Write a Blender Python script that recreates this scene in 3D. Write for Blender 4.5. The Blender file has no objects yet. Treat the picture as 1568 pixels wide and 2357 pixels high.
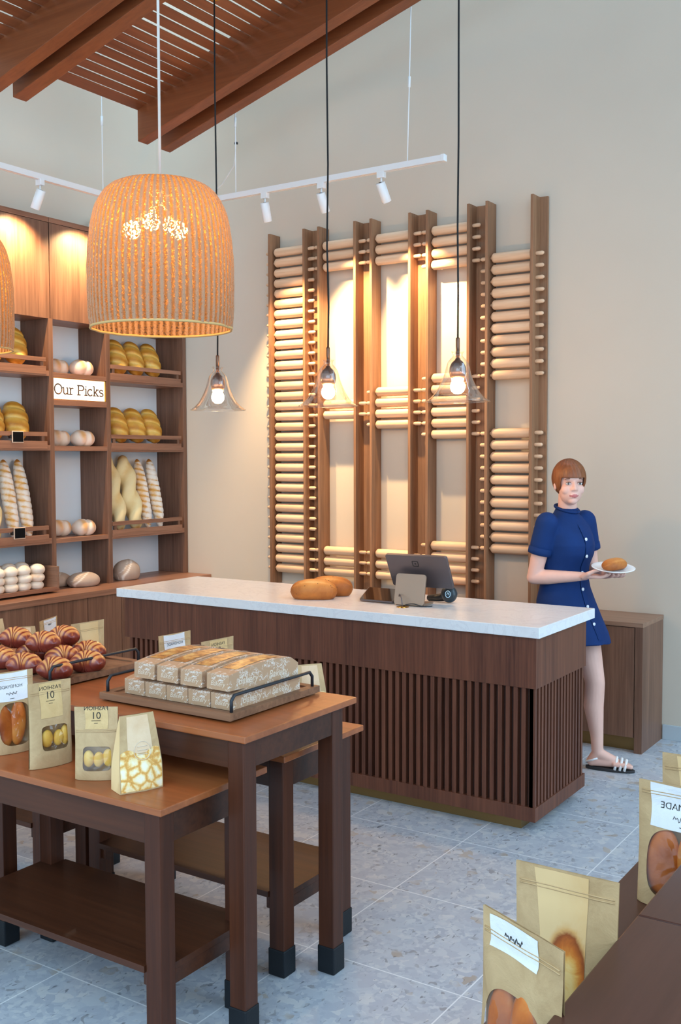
import bpy, math, random
from mathutils import Vector, Matrix, noise as mnoise
PI = math.pi
S = bpy.context.scene
COL = S.collection
random.seed(11)

# ------------------------------------------------------------------ mesh helper
class MB:
    def __init__(s):
        s.v = []; s.f = []; s.sm = []; s.mi = []; s.at = {}
    def add(s, vs, fs, smooth=False, mi=0, band=None):
        b = len(s.v)
        s.v += [tuple(v) for v in vs]
        for f in fs:
            s.f.append(tuple(b + i for i in f)); s.sm.append(smooth); s.mi.append(mi)
        if band is not None:
            for i, a in enumerate(band): s.at[b + i] = a
        return s
    def box(s, x0, x1, y0, y1, z0, z1, mi=0, M=None):
        vs = [(x0,y0,z0),(x1,y0,z0),(x1,y1,z0),(x0,y1,z0),(x0,y0,z1),(x1,y0,z1),(x1,y1,z1),(x0,y1,z1)]
        if M is not None: vs = [M @ Vector(v) for v in vs]
        return s.add(vs, [(0,3,2,1),(4,5,6,7),(0,1,5,4),(1,2,6,5),(2,3,7,6),(3,0,4,7)], False, mi)
    def prism(s, poly, a, b, axis='y', M=None, mi=0, smooth=False):
        # poly: list of 2D points; extruded along axis from a to b
        def P(p, t):
            if axis == 'y': return (p[0], t, p[1])
            if axis == 'x': return (t, p[0], p[1])
            return (p[0], p[1], t)
        n = len(poly)
        vs = [P(p, a) for p in poly] + [P(p, b) for p in poly]
        if M is not None: vs = [M @ Vector(v) for v in vs]
        fs = [tuple(range(n)), tuple(range(2*n-1, n-1, -1))]
        s.add(vs, fs, False, mi)
        bb = len(s.v) - 2*n
        for i in range(n):
            j = (i+1) % n
            s.f.append((bb+i, bb+n+i, bb+n+j, bb+j)); s.sm.append(smooth); s.mi.append(mi)
        return s
    def lathe(s, prof, n=32, M=None, smooth=True, mi=0, caps=(False, False), rfun=None):
        vs = []; fs = []
        for r, z in prof:
            for k in range(n):
                a = 2*PI*k/n
                rr = r if rfun is None else r*rfun(a, z)
                vs.append((rr*math.cos(a), rr*math.sin(a), z))
        if M is not None: vs = [M @ Vector(v) for v in vs]
        for i in range(len(prof)-1):
            for k in range(n):
                k2 = (k+1) % n
                fs.append((i*n+k, i*n+k2, (i+1)*n+k2, (i+1)*n+k))
        if caps[0]: fs.append(tuple(range(n-1, -1, -1)))
        if caps[1]: fs.append(tuple((len(prof)-1)*n+k for k in range(n)))
        return s.add(vs, fs, smooth, mi)
    def tube(s, pts, r, n=10, smooth=True, mi=0, cap=True):
        pts = [Vector(p) for p in pts]
        rs = r if isinstance(r, (list, tuple)) else [r]*len(pts)
        vs = []; fs = []
        t0 = (pts[1]-pts[0]).normalized()
        up = Vector((0,0,1)) if abs(t0.z) < .9 else Vector((1,0,0))
        nrm = t0.cross(up).normalized()
        for i, p in enumerate(pts):
            if i == 0: t = pts[1]-pts[0]
            elif i == len(pts)-1: t = pts[-1]-pts[-2]
            else: t = (pts[i+1]-pts[i]).normalized() + (pts[i]-pts[i-1]).normalized()
            t.normalize()
            nrm = (nrm - t*nrm.dot(t)).normalized()
            bi = t.cross(nrm)
            for k in range(n):
                a = 2*PI*k/n
                vs.append(p + (nrm*math.cos(a)+bi*math.sin(a))*rs[i])
        for i in range(len(pts)-1):
            for k in range(n):
                k2 = (k+1) % n
                fs.append((i*n+k, (i+1)*n+k, (i+1)*n+k2, i*n+k2))
        if cap:
            fs.append(tuple(range(n))); fs.append(tuple((len(pts)-1)*n+k for k in range(n-1,-1,-1)))
        return s.add(vs, fs, smooth, mi)
    def ell(s, c, r, M=None, nu=20, nv=12, mi=0):
        vs = [(0,0,1)]; fs = []
        for i in range(1, nv):
            th = PI*i/nv
            for k in range(nu):
                a = 2*PI*k/nu
                vs.append((math.sin(th)*math.cos(a), math.sin(th)*math.sin(a), math.cos(th)))
        vs.append((0,0,-1))
        for k in range(nu):
            fs.append((0, 1+k, 1+(k+1)%nu))
        for i in range(nv-2):
            for k in range(nu):
                k2 = (k+1)%nu
                fs.append((1+i*nu+k, 1+(i+1)*nu+k, 1+(i+1)*nu+k2, 1+i*nu+k2))
        L = len(vs)-1; b = 1+(nv-2)*nu
        for k in range(nu):
            fs.append((b+k, L, b+(k+1)%nu))
        out = []
        for v in vs:
            p = Vector((v[0]*r[0], v[1]*r[1], v[2]*r[2]))
            if M is not None: p = M @ p
            out.append(p + Vector(c))
        return s.add(out, fs, True, mi)
    def grid(s, P, nu, nv, smooth=True, mi=0, flip=False, band=None):
        vs = [P(i/nu, j/nv) for j in range(nv+1) for i in range(nu+1)]
        w = nu+1; fs = []
        for j in range(nv):
            for i in range(nu):
                q = (j*w+i, j*w+i+1, (j+1)*w+i+1, (j+1)*w+i)
                fs.append(q[::-1] if flip else q)
        return s.add(vs, fs, smooth, mi, band)
    def mesh(s, name):
        me = bpy.data.meshes.new(name)
        me.from_pydata(s.v, [], s.f)
        me.polygons.foreach_set('use_smooth', s.sm)
        me.polygons.foreach_set('material_index', s.mi)
        if s.at:
            a = me.attributes.new('band', 'FLOAT', 'POINT')
            a.data.foreach_set('value', [s.at.get(i, 0.0) for i in range(len(s.v))])
        me.update()
        return me
    def build(s, name, mat, parent=None, bevel=0, loc=None, rot=None):
        me = s.mesh(name)
        return link(name, me, mat, parent, bevel, loc, rot)

def link(name, me, mat, parent=None, bevel=0, loc=None, rot=None):
    o = bpy.data.objects.new(name, me)
    COL.objects.link(o)
    for m in (mat if isinstance(mat, (list, tuple)) else [mat]):
        me.materials.append(m)
    if parent is not None: o.parent = parent
    if loc is not None: o.location = loc
    if rot is not None: o.rotation_euler = rot
    if bevel:
        b = o.modifiers.new('bevel', 'BEVEL'); b.width = bevel; b.segments = 2
        b.limit_method = 'ANGLE'; b.angle_limit = 0.6
    return o

def tag(o, label, cat, group=None, kind=None):
    o['label'] = label; o['category'] = cat
    if group: o['group'] = group
    if kind: o['kind'] = kind
    return o
def thing(name, label, cat, loc=(0,0,0), rot=(0,0,0), group=None):
    o = bpy.data.objects.new(name, None); o.empty_display_size = .05
    COL.objects.link(o); o.location = loc; o.rotation_euler = rot
    return tag(o, label, cat, group)
def struct(o, label=None):
    o['kind'] = 'structure'
    if label: o['label'] = label
    return o
def dup(root, loc=None, rot=None, label=None, group=None, scale=None):
    r = root.copy(); COL.objects.link(r)
    if loc is not None: r.location = loc
    if rot is not None: r.rotation_euler = rot
    if scale is not None: r.scale = scale
    if label: r['label'] = label
    if group: r['group'] = group
    for ch in list(root.children):
        c = ch.copy(); COL.objects.link(c); c.parent = r
        for g in list(ch.children):
            d = g.copy(); COL.objects.link(d); d.parent = c
    return r
def orient(p0, p1):
    "matrix taking +Z unit axis to p0->p1 direction at p0"
    d = Vector(p1)-Vector(p0)
    return Matrix.Translation(Vector(p0)) @ d.to_track_quat('Z', 'Y').to_matrix().to_4x4()
ORD = ['first','second','third','fourth','fifth','sixth','seventh','eighth','ninth','tenth','eleventh','twelfth','thirteenth',
 'fourteenth','fifteenth','sixteenth','seventeenth','eighteenth','nineteenth','twentieth','twenty-first','twenty-second','twenty-third',
 'twenty-fourth','twenty-fifth','twenty-sixth','twenty-seventh','twenty-eighth','twenty-ninth','thirtieth','thirty-first','thirty-second']

# ------------------------------------------------------------------ materials
def lin(c):
    return tuple(((x/255)/12.92 if x/255 <= .04045 else ((x/255+.055)/1.055)**2.4) for x in c) + (1,)
class NT:
    def __init__(s, name):
        s.m = bpy.data.materials.new(name); s.m.use_nodes = True
        s.t = s.m.node_tree; s.t.nodes.clear()
        s.out = s.n('ShaderNodeOutputMaterial')
    def n(s, typ, **kw):
        o = s.t.nodes.new(typ)
        for k, v in kw.items():
            if k in o.inputs.keys() if isinstance(k, str) else False: o.inputs[k].default_value = v
            else: setattr(o, k, v)
        return o
    def set(s, node, **kw):
        for k, v in kw.items(): node.inputs[k.replace('_', ' ')].default_value = v
        return node
    def l(s, a, ao, b, bi):
        s.t.links.new(a.outputs[ao], b.inputs[bi])
    def bsdf(s, rough=.5, spec=.5, metal=0, coat=0, col=None):
        b = s.n('ShaderNodeBsdfPrincipled')
        b.inputs['Roughness'].default_value = rough
        b.inputs['Specular IOR Level'].default_value = spec
        b.inputs['Metallic'].default_value = metal
        b.inputs['Coat Weight'].default_value = coat
        if col is not None: b.inputs['Base Color'].default_value = col
        s.l(b, 'BSDF', s.out, 'Surface')
        return b
    def coords(s, scale=(1,1,1), rnd=True, kind='Object'):
        tc = s.n('ShaderNodeTexCoord'); mp = s.n('ShaderNodeMapping')
        mp.inputs['Scale'].default_value = scale
        if rnd:
            oi = s.n('ShaderNodeObjectInfo'); mul = s.n('ShaderNodeMath', operation='MULTIPLY'); mul.inputs[1].default_value = 37.0
            s.l(oi, 'Random', mul, 0)
            s.l(mul, 0, mp, 'Location')
        s.l(tc, kind, mp, 'Vector')
        return mp
    def ramp(s, stops, interp='LINEAR'):
        r = s.n('ShaderNodeValToRGB'); cr = r.color_ramp; cr.interpolation = interp
        while len(cr.elements) < len(stops): cr.elements.new(.5)
        for e, (p, c) in zip(cr.elements, stops): e.position = p; e.color = c
        return r
    def noise(s, vec, scale=5, detail=4, rough=.55, dist=0):
        n = s.n('ShaderNodeTexNoise'); n.inputs['Scale'].default_value = scale; n.inputs['Detail'].default_value = detail
        n.inputs['Roughness'].default_value = rough; n.inputs['Distortion'].default_value = dist
        s.l(vec, 0, n, 'Vector'); return n
    def bump(s, b, src, so, strength=.2, dist=.01):
        bp = s.n('ShaderNodeBump'); bp.inputs['Strength'].default_value = strength; bp.inputs['Distance'].default_value = dist
        s.l(src, so, bp, 'Height'); s.l(bp, 'Normal', b, 'Normal'); return bp

def plain(name, rgb, rough=.5, spec=.5, metal=0, coat=0, bump=0, bscale=200, var=.0):
    t = NT(name); b = t.bsdf(rough, spec, metal, coat, lin(rgb))
    if var:
        mp = t.coords((1,1,1)); n = t.noise(mp, 9, 5)
        c = lin(rgb); r = t.ramp([(.3, tuple(x*(1-var) for x in c[:3])+(1,)), (.7, tuple(min(1,x*(1+var)) for x in c[:3])+(1,))])
        t.l(n, 'Fac', r, 0); t.l(r, 'Color', b, 'Base Color')
    if bump:
        mp = t.coords((1,1,1)); n2 = t.noise(mp, bscale, 3); t.bump(b, n2, 'Fac', bump, .002)
    return t.m
def wood(name, dark, light, axis='z', rough=.45, coat=0, fine=60, coarse=9, spec=.4, rnd=True, stretch=.035, contrast=(.32,.68), objvar=0):
    t = NT(name); b = t.bsdf(rough, spec, 0, coat)
    sc = {'x': (stretch,1,1), 'y': (1,stretch,1), 'z': (1,1,stretch)}[axis]
    mp = t.coords(sc, rnd)
    n1 = t.noise(mp, fine, 6, .65, .3); n2 = t.noise(mp, coarse, 3, .5, .6)
    mix = t.n('ShaderNodeMath', operation='MULTIPLY_ADD'); mix.inputs[1].default_value = .55
    hm = t.n('ShaderNodeMath', operation='MULTIPLY'); hm.inputs[1].default_value = .45
    t.l(n2, 'Fac', hm, 0); t.l(n1, 'Fac', mix, 0); t.l(hm, 0, mix, 2)
    r = t.ramp([(contrast[0], lin(dark)), (contrast[1], lin(light))])
    t.l(mix, 0, r, 0)
    if objvar:
        oi = t.n('ShaderNodeObjectInfo'); hv = t.n('ShaderNodeHueSaturation')
        mr = t.n('ShaderNodeMapRange'); mr.inputs['To Min'].default_value = 1-objvar; mr.inputs['To Max'].default_value = 1+objvar
        t.l(oi, 'Random', mr, 'Value'); t.l(mr, 0, hv, 'Value'); t.l(r, 'Color', hv, 'Color'); t.l(hv, 'Color', b, 'Base Color')
    else: t.l(r, 'Color', b, 'Base Color')
    t.bump(b, n1, 'Fac', .08, .002)
    return t.m
def bread(name, stops, scale=14, rough=.6, bandmix=.6, bump=.35, spec=.35, fine=60):
    t = NT(name); b = t.bsdf(rough, spec)
    mp = t.coords((1,1,1)); n = t.noise(mp, scale, 5, .6, .4); nf = t.noise(mp, fine, 3)
    at = t.n('ShaderNodeAttribute', attribute_name='band')
    m1 = t.n('ShaderNodeMath', operation='MULTIPLY'); m1.inputs[1].default_value = bandmix
    m2 = t.n('ShaderNodeMath', operation='MULTIPLY_ADD'); m2.inputs[1].default_value = (1-bandmix)*1.5
    off = t.n('ShaderNodeMath', operation='SUBTRACT'); off.inputs[1].default_value = (1-bandmix)*.25
    t.l(at, 'Fac', m1, 0); t.l(n, 'Fac', m2, 0); t.l(m1, 0, m2, 2); t.l(m2, 0, off, 0)
    r = t.ramp([(p, lin(c)) for p, c in stops]); t.l(off, 0, r, 0); t.l(r, 'Color', b, 'Base Color')
    t.bump(b, nf, 'Fac', bump, .003)
    return t.m
def emis(name, rgb, strength):
    t = NT(name); e = t.n('ShaderNodeEmission'); e.inputs['Color'].default_value = lin(rgb); e.inputs['Strength'].default_value = strength
    t.l(e, 0, t.out, 'Surface'); return t.m
def thinglass(name, tint=(1,1,1,1), gl=.12, rough=.03, base=.9, top=.6):
    t = NT(name)
    tr = t.n('ShaderNodeBsdfTransparent'); tr.inputs['Color'].default_value = tint
    g = t.n('ShaderNodeBsdfGlossy'); g.inputs['Roughness'].default_value = rough
    lw = t.n('ShaderNodeLayerWeight'); lw.inputs['Blend'].default_value = gl
    mr = t.n('ShaderNodeMapRange'); mr.inputs['To Min'].default_value = 1-base; mr.inputs['To Max'].default_value = top
    t.l(lw, 'Facing', mr, 'Value')
    mx = t.n('ShaderNodeMixShader'); t.l(mr, 0, mx, 0); t.l(tr, 0, mx, 1); t.l(g, 0, mx, 2); t.l(mx, 0, t.out, 'Surface')
    return t.m

M = {}
def wall_mat(name, rgb):
    t = NT(name); b = t.bsdf(.85, .2); mp = t.coords((1,1,1), False)
    n = t.noise(mp, 1.3, 3); c = lin(rgb)
    r = t.ramp([(.3, tuple(x*.97 for x in c[:3])+(1,)), (.7, tuple(x*1.02 for x in c[:3])+(1,))])
    t.l(n, 'Fac', r, 0); t.l(r, 'Color', b, 'Base Color')
    n2 = t.noise(mp, 140, 3); t.bump(b, n2, 'Fac', .06, .002)
    return t.m
M['wall'] = wall_mat('plaster', (206, 191, 172))
M['ceil'] = wall_mat('ceiling_paint', (222, 222, 218))
M['shelfback'] = plain('white_back_panel', (226,230,232), .6)
M['skirt'] = plain('skirting_tile', (182, 188, 190), .5)
def terrazzo():
    t = NT('terrazzo'); b = t.bsdf(.38, .45); mp = t.coords((1,1,1), False)
    v1 = t.n('ShaderNodeTexVoronoi'); v1.inputs['Scale'].default_value = 26; v1.inputs['Randomness'].default_value = 1
    dn = t.noise(mp, 18, 2); add = t.n('ShaderNodeMixRGB', blend_type='ADD'); add.inputs[0].default_value = .06
    t.l(mp, 0, add, 1); t.l(dn, 'Color', add, 2); t.l(add, 0, v1, 'Vector')
    sep = t.n('ShaderNodeSeparateColor'); t.l(v1, 'Color', sep, 0)
    r1 = t.ramp([(0, lin((176,180,188))), (.4, lin((184,188,194))), (.68, lin((190,193,197))), (.82, lin((200,200,200))), (.94, lin((180,171,162))), (.98, lin((170,158,147)))], 'CONSTANT')
    t.l(sep, 0, r1, 0)
    v2 = t.n('ShaderNodeTexVoronoi'); v2.inputs['Scale'].default_value = 62; t.l(add, 0, v2, 'Vector')
    sep2 = t.n('ShaderNodeSeparateColor'); t.l(v2, 'Color', sep2, 0)
    r2 = t.ramp([(0, lin((170,175,184))), (.3, lin((184,188,194))), (.75, lin((196,198,200))), (.96, lin((150,150,154)))], 'CONSTANT'); t.l(sep2, 1, r2, 0)
    mx = t.n('ShaderNodeMixRGB'); nz = t.noise(mp, 9, 2); rr = t.ramp([(.42, (0,0,0,1)), (.56, (1,1,1,1))]); t.l(nz, 'Fac', rr, 0)
    t.l(rr, 'Color', mx, 0); t.l(r1, 'Color', mx, 1); t.l(r2, 'Color', mx, 2)
    # dark flecks
    mp2 = t.coords((1, .35, 1), False); nf = t.noise(mp2, 70, 2, .5, .8); rf = t.ramp([(.66, (1,1,1,1)), (.72, lin((150,150,155)))]); t.l(nf, 'Fac', rf, 0)
    mul = t.n('ShaderNodeMixRGB', blend_type='MULTIPLY'); mul.inputs[0].default_value = .8; t.l(mx, 0, mul, 1); t.l(rf, 'Color', mul, 2)
    # joints
    sx = t.n('ShaderNodeSeparateXYZ'); t.l(mp, 0, sx, 0)
    def joint(ax, off):
        a = t.n('ShaderNodeMath', operation='MULTIPLY_ADD'); a.inputs[1].default_value = 1/.5555; a.inputs[2].default_value = -off/.5555+.5+20
        fr = t.n('ShaderNodeMath', operation='FRACT'); sb = t.n('ShaderNodeMath', operation='SUBTRACT'); sb.inputs[1].default_value = .5
        ab = t.n('ShaderNodeMath', operation='ABSOLUTE'); lt = t.n('ShaderNodeMath', operation='LESS_THAN'); lt.inputs[1].default_value = .0042
        t.l(sx, ax, a, 0); t.l(a, 0, fr, 0); t.l(fr, 0, sb, 0); t.l(sb, 0, ab, 0); t.l(ab, 0, lt, 0); return lt
    j1 = joint('X', -2.467); j2 = joint('Y', 3.805)
    mxj = t.n('ShaderNodeMath', operation='MAXIMUM'); t.l(j1, 0, mxj, 0); t.l(j2, 0, mxj, 1)
    fin = t.n('ShaderNodeMixRGB'); fin.inputs[2].default_value = lin((228,228,228)); t.l(mxj, 0, fin, 0); t.l(mul, 0, fin, 1)
    t.l(fin, 0, b, 'Base Color'); return t.m
M['floor'] = terrazzo()
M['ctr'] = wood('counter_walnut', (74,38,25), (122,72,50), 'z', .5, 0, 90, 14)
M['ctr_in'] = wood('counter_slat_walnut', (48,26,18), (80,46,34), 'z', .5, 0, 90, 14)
M['shelf_z'] = wood('shelf_walnut_upright', (90,60,45), (140,101,79), 'z', .42, 0, 80, 12, .4)
M['shelf_y'] = wood('shelf_walnut_lengthwise', (112,74,55), (162,115,89), 'y', .4, 0, 80, 12, .45)
M['shelf_x'] = wood('cabinet_walnut_lengthwise', (116,84,66), (166,126,100), 'x', .42, 0, 80, 12)
M['rack'] = wood('rack_walnut', (112,76,52), (166,122,88), 'z', .5, 0, 80, 12)
M['beech'] = wood('beech', (206,164,128), (232,196,162), 'x', .5, 0, 70, 10, .35, True, .05, (.3,.7), .10)
M['pergola'] = wood('stained_beam', (112,58,30), (146,82,46), 'x', .4, 0, 40, 6, .4)
M['slatw'] = wood('stained_board', (112,60,34), (148,86,52), 'y', .45, 0, 40, 6, .4)
M['table'] = wood('dark_table_wood', (54,25,13), (88,45,25), 'z', .42, .05, 60, 8, .3)
M['table_h'] = wood('dark_table_wood_lengthwise', (50,25,14), (84,45,26), 'x', .40, .05, 50, 7, .3)
M['ttop'] = wood('table_top_wood', (138,72,35), (176,100,54), 'x', .34, .1, 40, 5, .5, True, .05)
M['ttop2'] = wood('darker_table_top', (70,40,30), (90,54,42), 'x', .4, .05, 40, 5, .4, True, .05)  # darker top colour for the right-hand tables
M['trayw'] = wood('acacia_board', (98,66,46), (152,110,80), 'x', .55, 0, 60, 9)
M['cap'] = plain('black_rubber', (24,28,32), .55, .3, bump=.2)
M['brass'] = plain('brushed_brass', (150,118,72), .38, .5, .75)
M['gold'] = plain('polished_gold', (214,168,84), .22, .5, 1)
M['white'] = plain('white_enamel', (232,232,230), .4)
M['blackwire'] = plain('black_wire', (44,47,52), .45, .5, .3)
M['cordblk'] = plain('black_cord', (22,21,21), .8)
M['cordwht'] = plain('pale_cord', (214,206,196), .8)
M['copper'] = plain('brown_bronze', (120,88,70), .3, .5, .85)
M['socket'] = plain('smoked_bronze', (128,102,90), .3, .5, .7)
M['yellow'] = plain('gold_canopy', (226,160,40), .35, .5, .5)
def quartz():
    t = NT('white_quartz'); b = t.bsdf(.22, .5); mp = t.coords((1,1,1), False)
    n = t.noise(mp, 6, 8, .7, 1.2); r = t.ramp([(.35, lin((230,228,227))), (.48, lin((234,233,232))), (.52, lin((225,223,223))), (.56, lin((234,233,232)))])
    t.l(n, 'Fac', r, 0); t.l(r, 'Color', b, 'Base Color'); return t.m
M['quartz'] = quartz()
def kraft(name, a, c):
    t = NT(name); b = t.bsdf(.6, .3); mp = t.coords((1,1,1)); n = t.noise(mp, 14, 6, .65, .6); nf = t.noise(mp, 160, 2)
    r = t.ramp([(.3, lin(a)), (.7, lin(c))]); t.l(n, 'Fac', r, 0); t.l(r, 'Color', b, 'Base Color')
    t.bump(b, n, 'Fac', .35, .01); return t.m
M['kraft'] = kraft('kraft_paper', (182,148,104), (208,174,128))
M['kraft2'] = kraft('kraft_label', (206,168,112), (224,190,134))
M['paperw'] = kraft('white_label_paper', (226,224,224), (238,237,236))
M['ink'] = plain('black_ink', (44,38,32), .7)
M['inkw'] = plain('white_ink', (226,208,184), .7)
def printmat():
    t = NT('bread_photo_print'); b = t.bsdf(.5, .3); mp = t.coords((1,1,1)); tc = t.n('ShaderNodeAttribute', attribute_name='band')
    n = t.noise(mp, 22, 6, .7, .9); nf = t.noise(mp, 70, 4, .6, .4)
    k = t.n('ShaderNodeMath', operation='MULTIPLY_ADD'); k.inputs[1].default_value = 1.5; k.inputs[2].default_value = .25; t.l(n, 'Fac', k, 0)
    m = t.n('ShaderNodeMath', operation='MULTIPLY'); t.l(k, 0, m, 0); t.l(tc, 'Fac', m, 1)
    r = t.ramp([(.02, lin((228,192,138))), (.12, lin((216,164,100))), (.24, lin((150,76,34))), (.42, lin((196,104,40))), (.6, lin((222,136,56))), (.8, lin((240,184,98))), (1, lin((246,206,132)))])
    t.l(m, 0, r, 0); t.l(r, 'Color', b, 'Base Color'); return t.m
M['print'] = printmat()
def rollprint():
    t = NT('roll_photo_print'); b = t.bsdf(.5, .3); mp = t.coords((1,1,1))
    v = t.n('ShaderNodeTexVoronoi'); v.inputs['Scale'].default_value = 34; t.l(mp, 0, v, 'Vector'); n = t.noise(mp, 60, 5, .7, .5)
    v.feature = 'DISTANCE_TO_EDGE'
    m = t.n('ShaderNodeMath', operation='MULTIPLY_ADD'); m.inputs[1].default_value = .55; t.l(n, 'Fac', m, 0); t.l(v, 'Distance', m, 2)
    r = t.ramp([(.16, lin((200,138,74))), (.33, lin((226,168,84))), (.44, lin((244,218,156))), (.6, lin((246,234,204)))])
    t.l(m, 0, r, 0); t.l(r, 'Color', b, 'Base Color'); return t.m
M['rollprint'] = rollprint()
M['blush'] = kraft('blush_print', (222,184,142), (232,202,166))
M['film'] = thinglass('clear_bag_film', (.98,.96,.93,1), .25, .10, .95, .35)
M['glass'] = thinglass('clear_glass', (.985,.97,.95,1), .42, .03, .93)
def boxprint():
    t = NT('printed_pastry_box'); b = t.bsdf(.6, .3); mp = t.coords((1,1,1), False)
    n = t.noise(mp, 75, 2, .5, 1.5); v = t.n('ShaderNodeTexVoronoi', feature='DISTANCE_TO_EDGE'); v.inputs['Scale'].default_value = 46; t.l(mp, 0, v, 'Vector')
    rn = t.ramp([(.47, (0,0,0,1)), (.5, (1,1,1,1)), (.55, (1,1,1,1)), (.58, (0,0,0,1))]); t.l(n, 'Fac', rn, 0)
    n2 = t.noise(mp, 22, 2); r2 = t.ramp([(.47, (0,0,0,1)), (.53, (1,1,1,1))]); t.l(n2, 'Fac', r2, 0)
    mu = t.n('ShaderNodeMath', operation='MULTIPLY'); t.l(rn, 'Color', mu, 0); t.l(r2, 'Color', mu, 1)
    mx = t.n('ShaderNodeMixRGB'); mx.inputs[1].default_value = lin((188,150,116)); mx.inputs[2].default_value = lin((226,214,200))
    t.l(mu, 0, mx, 0); t.l(mx, 0, b, 'Base Color'); return t.m
M['box'] = boxprint()
M['boxgrey'] = plain('grey_box_flap', (120,112,108), .5)
M['pastry'] = bread('pastry_under_film', [(.25,(120,70,34)),(.45,(186,124,60)),(.7,(220,176,104))], 34, .35, 0, .2)
M['br_twist'] = bread('golden_twist_crust', [(.05,(246,222,150)),(.3,(228,180,84)),(.6,(196,132,42)),(.95,(136,80,26))], 12, .42, .7, .3)
M['br_pale'] = bread('pale_twist_crust', [(.05,(238,212,160)),(.45,(238,216,160)),(.75,(224,182,112)),(.98,(190,128,64))], 7, .6, .6, .25)
M['br_bag'] = bread('floury_baguette_crust', [(.12,(190,116,40)),(.32,(222,164,84)),(.5,(242,226,206)),(.9,(248,240,230))], 9, .7, .55, .3)
M['br_bun'] = bread('floury_bun_crust', [(.05,(240,214,180)),(.4,(240,218,198)),(.7,(226,170,112)),(.95,(206,136,70))], 8, .65, .7, .2)
M['br_flour'] = bread('grey_floured_crust', [(.05,(176,150,130)),(.4,(190,168,148)),(.7,(224,212,196)),(.95,(240,232,220))], 10, .75, .8, .25)
M['br_roll'] = bread('white_roll_crust', [(.1,(232,214,190)),(.5,(234,222,204)),(.9,(216,178,140))], 6, .7, .4, .15)
M['br_crois'] = bread('chocolate_croissant_crust', [(.12,(222,162,94)),(.42,(200,128,70)),(.56,(160,80,50)),(.74,(122,48,36)),(.95,(92,34,28))], 26, .26, .75, .3, .5)
M['br_seed'] = bread('seeded_loaf_crust', [(.2,(146,78,30)),(.45,(192,116,50)),(.7,(216,150,80)),(.9,(228,186,120))], 10, .55, .5, .5)
M['br_bagbun'] = bread('glazed_bun_crust', [(.2,(156,72,26)),(.5,(206,112,46)),(.8,(232,160,80))], 9, .35, .3, .2)
M['br_madel'] = bread('yellow_sponge_crust', [(.2,(206,140,50)),(.5,(236,184,80)),(.8,(246,210,120))], 9, .45, .3, .2)
M['seed'] = plain('dark_seeds', (58,34,20), .5)
M['pos'] = plain('dark_grey_aluminium', (104,96,98), .36, .5, .55)
M['posl'] = plain('taupe_aluminium', (164,138,116), .42, .5, .45)
M['blackgloss'] = plain('black_screen', (14,13,13), .06, .6, 0, .3)
M['black'] = plain('black_plastic', (26,26,28), .4)
M['chalk'] = plain('chalkboard', (14,14,16), .8, .1)
M['chalkf'] = plain('pale_wood_frame', (206,176,150), .6)
M['scan'] = plain('dark_scanner_plastic', (30,44,52), .3)
M['scanl'] = plain('pale_blue_print', (190,222,236), .4)
M['sign'] = emis('lit_sign_panel', (255, 244, 226), 1.6)
M['signtxt'] = plain('sign_brown_letters', (96,64,36), .6)
M['bulb'] = emis('warm_bulb', (255, 200, 135), 230)
M['bulbg'] = emis('warm_globe', (255, 190, 105), 95)
M['lens'] = emis('spot_lens', (255, 220, 170), 6)
M['skin'] = plain('skin', (226,178,160), .5, .35, var=.06)
M['lip'] = plain('lips', (190,104,100), .4)
M['brow'] = plain('eyebrow_hair', (120,76,54), .7)
M['hair'] = wood('auburn_hair', (92,48,24), (150,88,48), 'z', .45, 0, 90, 10)
M['eyew'] = plain('eye_white', (206,196,190), .3)
M['iris'] = plain('iris', (64,62,60), .2)
M['navy'] = plain('navy_cotton', (8,44,96), .75, .25, bump=.25, bscale=300, var=.12)
M['button'] = plain('white_button', (226,232,238), .35)
M['sandal'] = plain('white_leather', (228,226,224), .45)
M['sole'] = plain('dark_sole', (44,40,40), .6)
M['plate'] = plain('white_porcelain', (240,240,240), .18)
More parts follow.
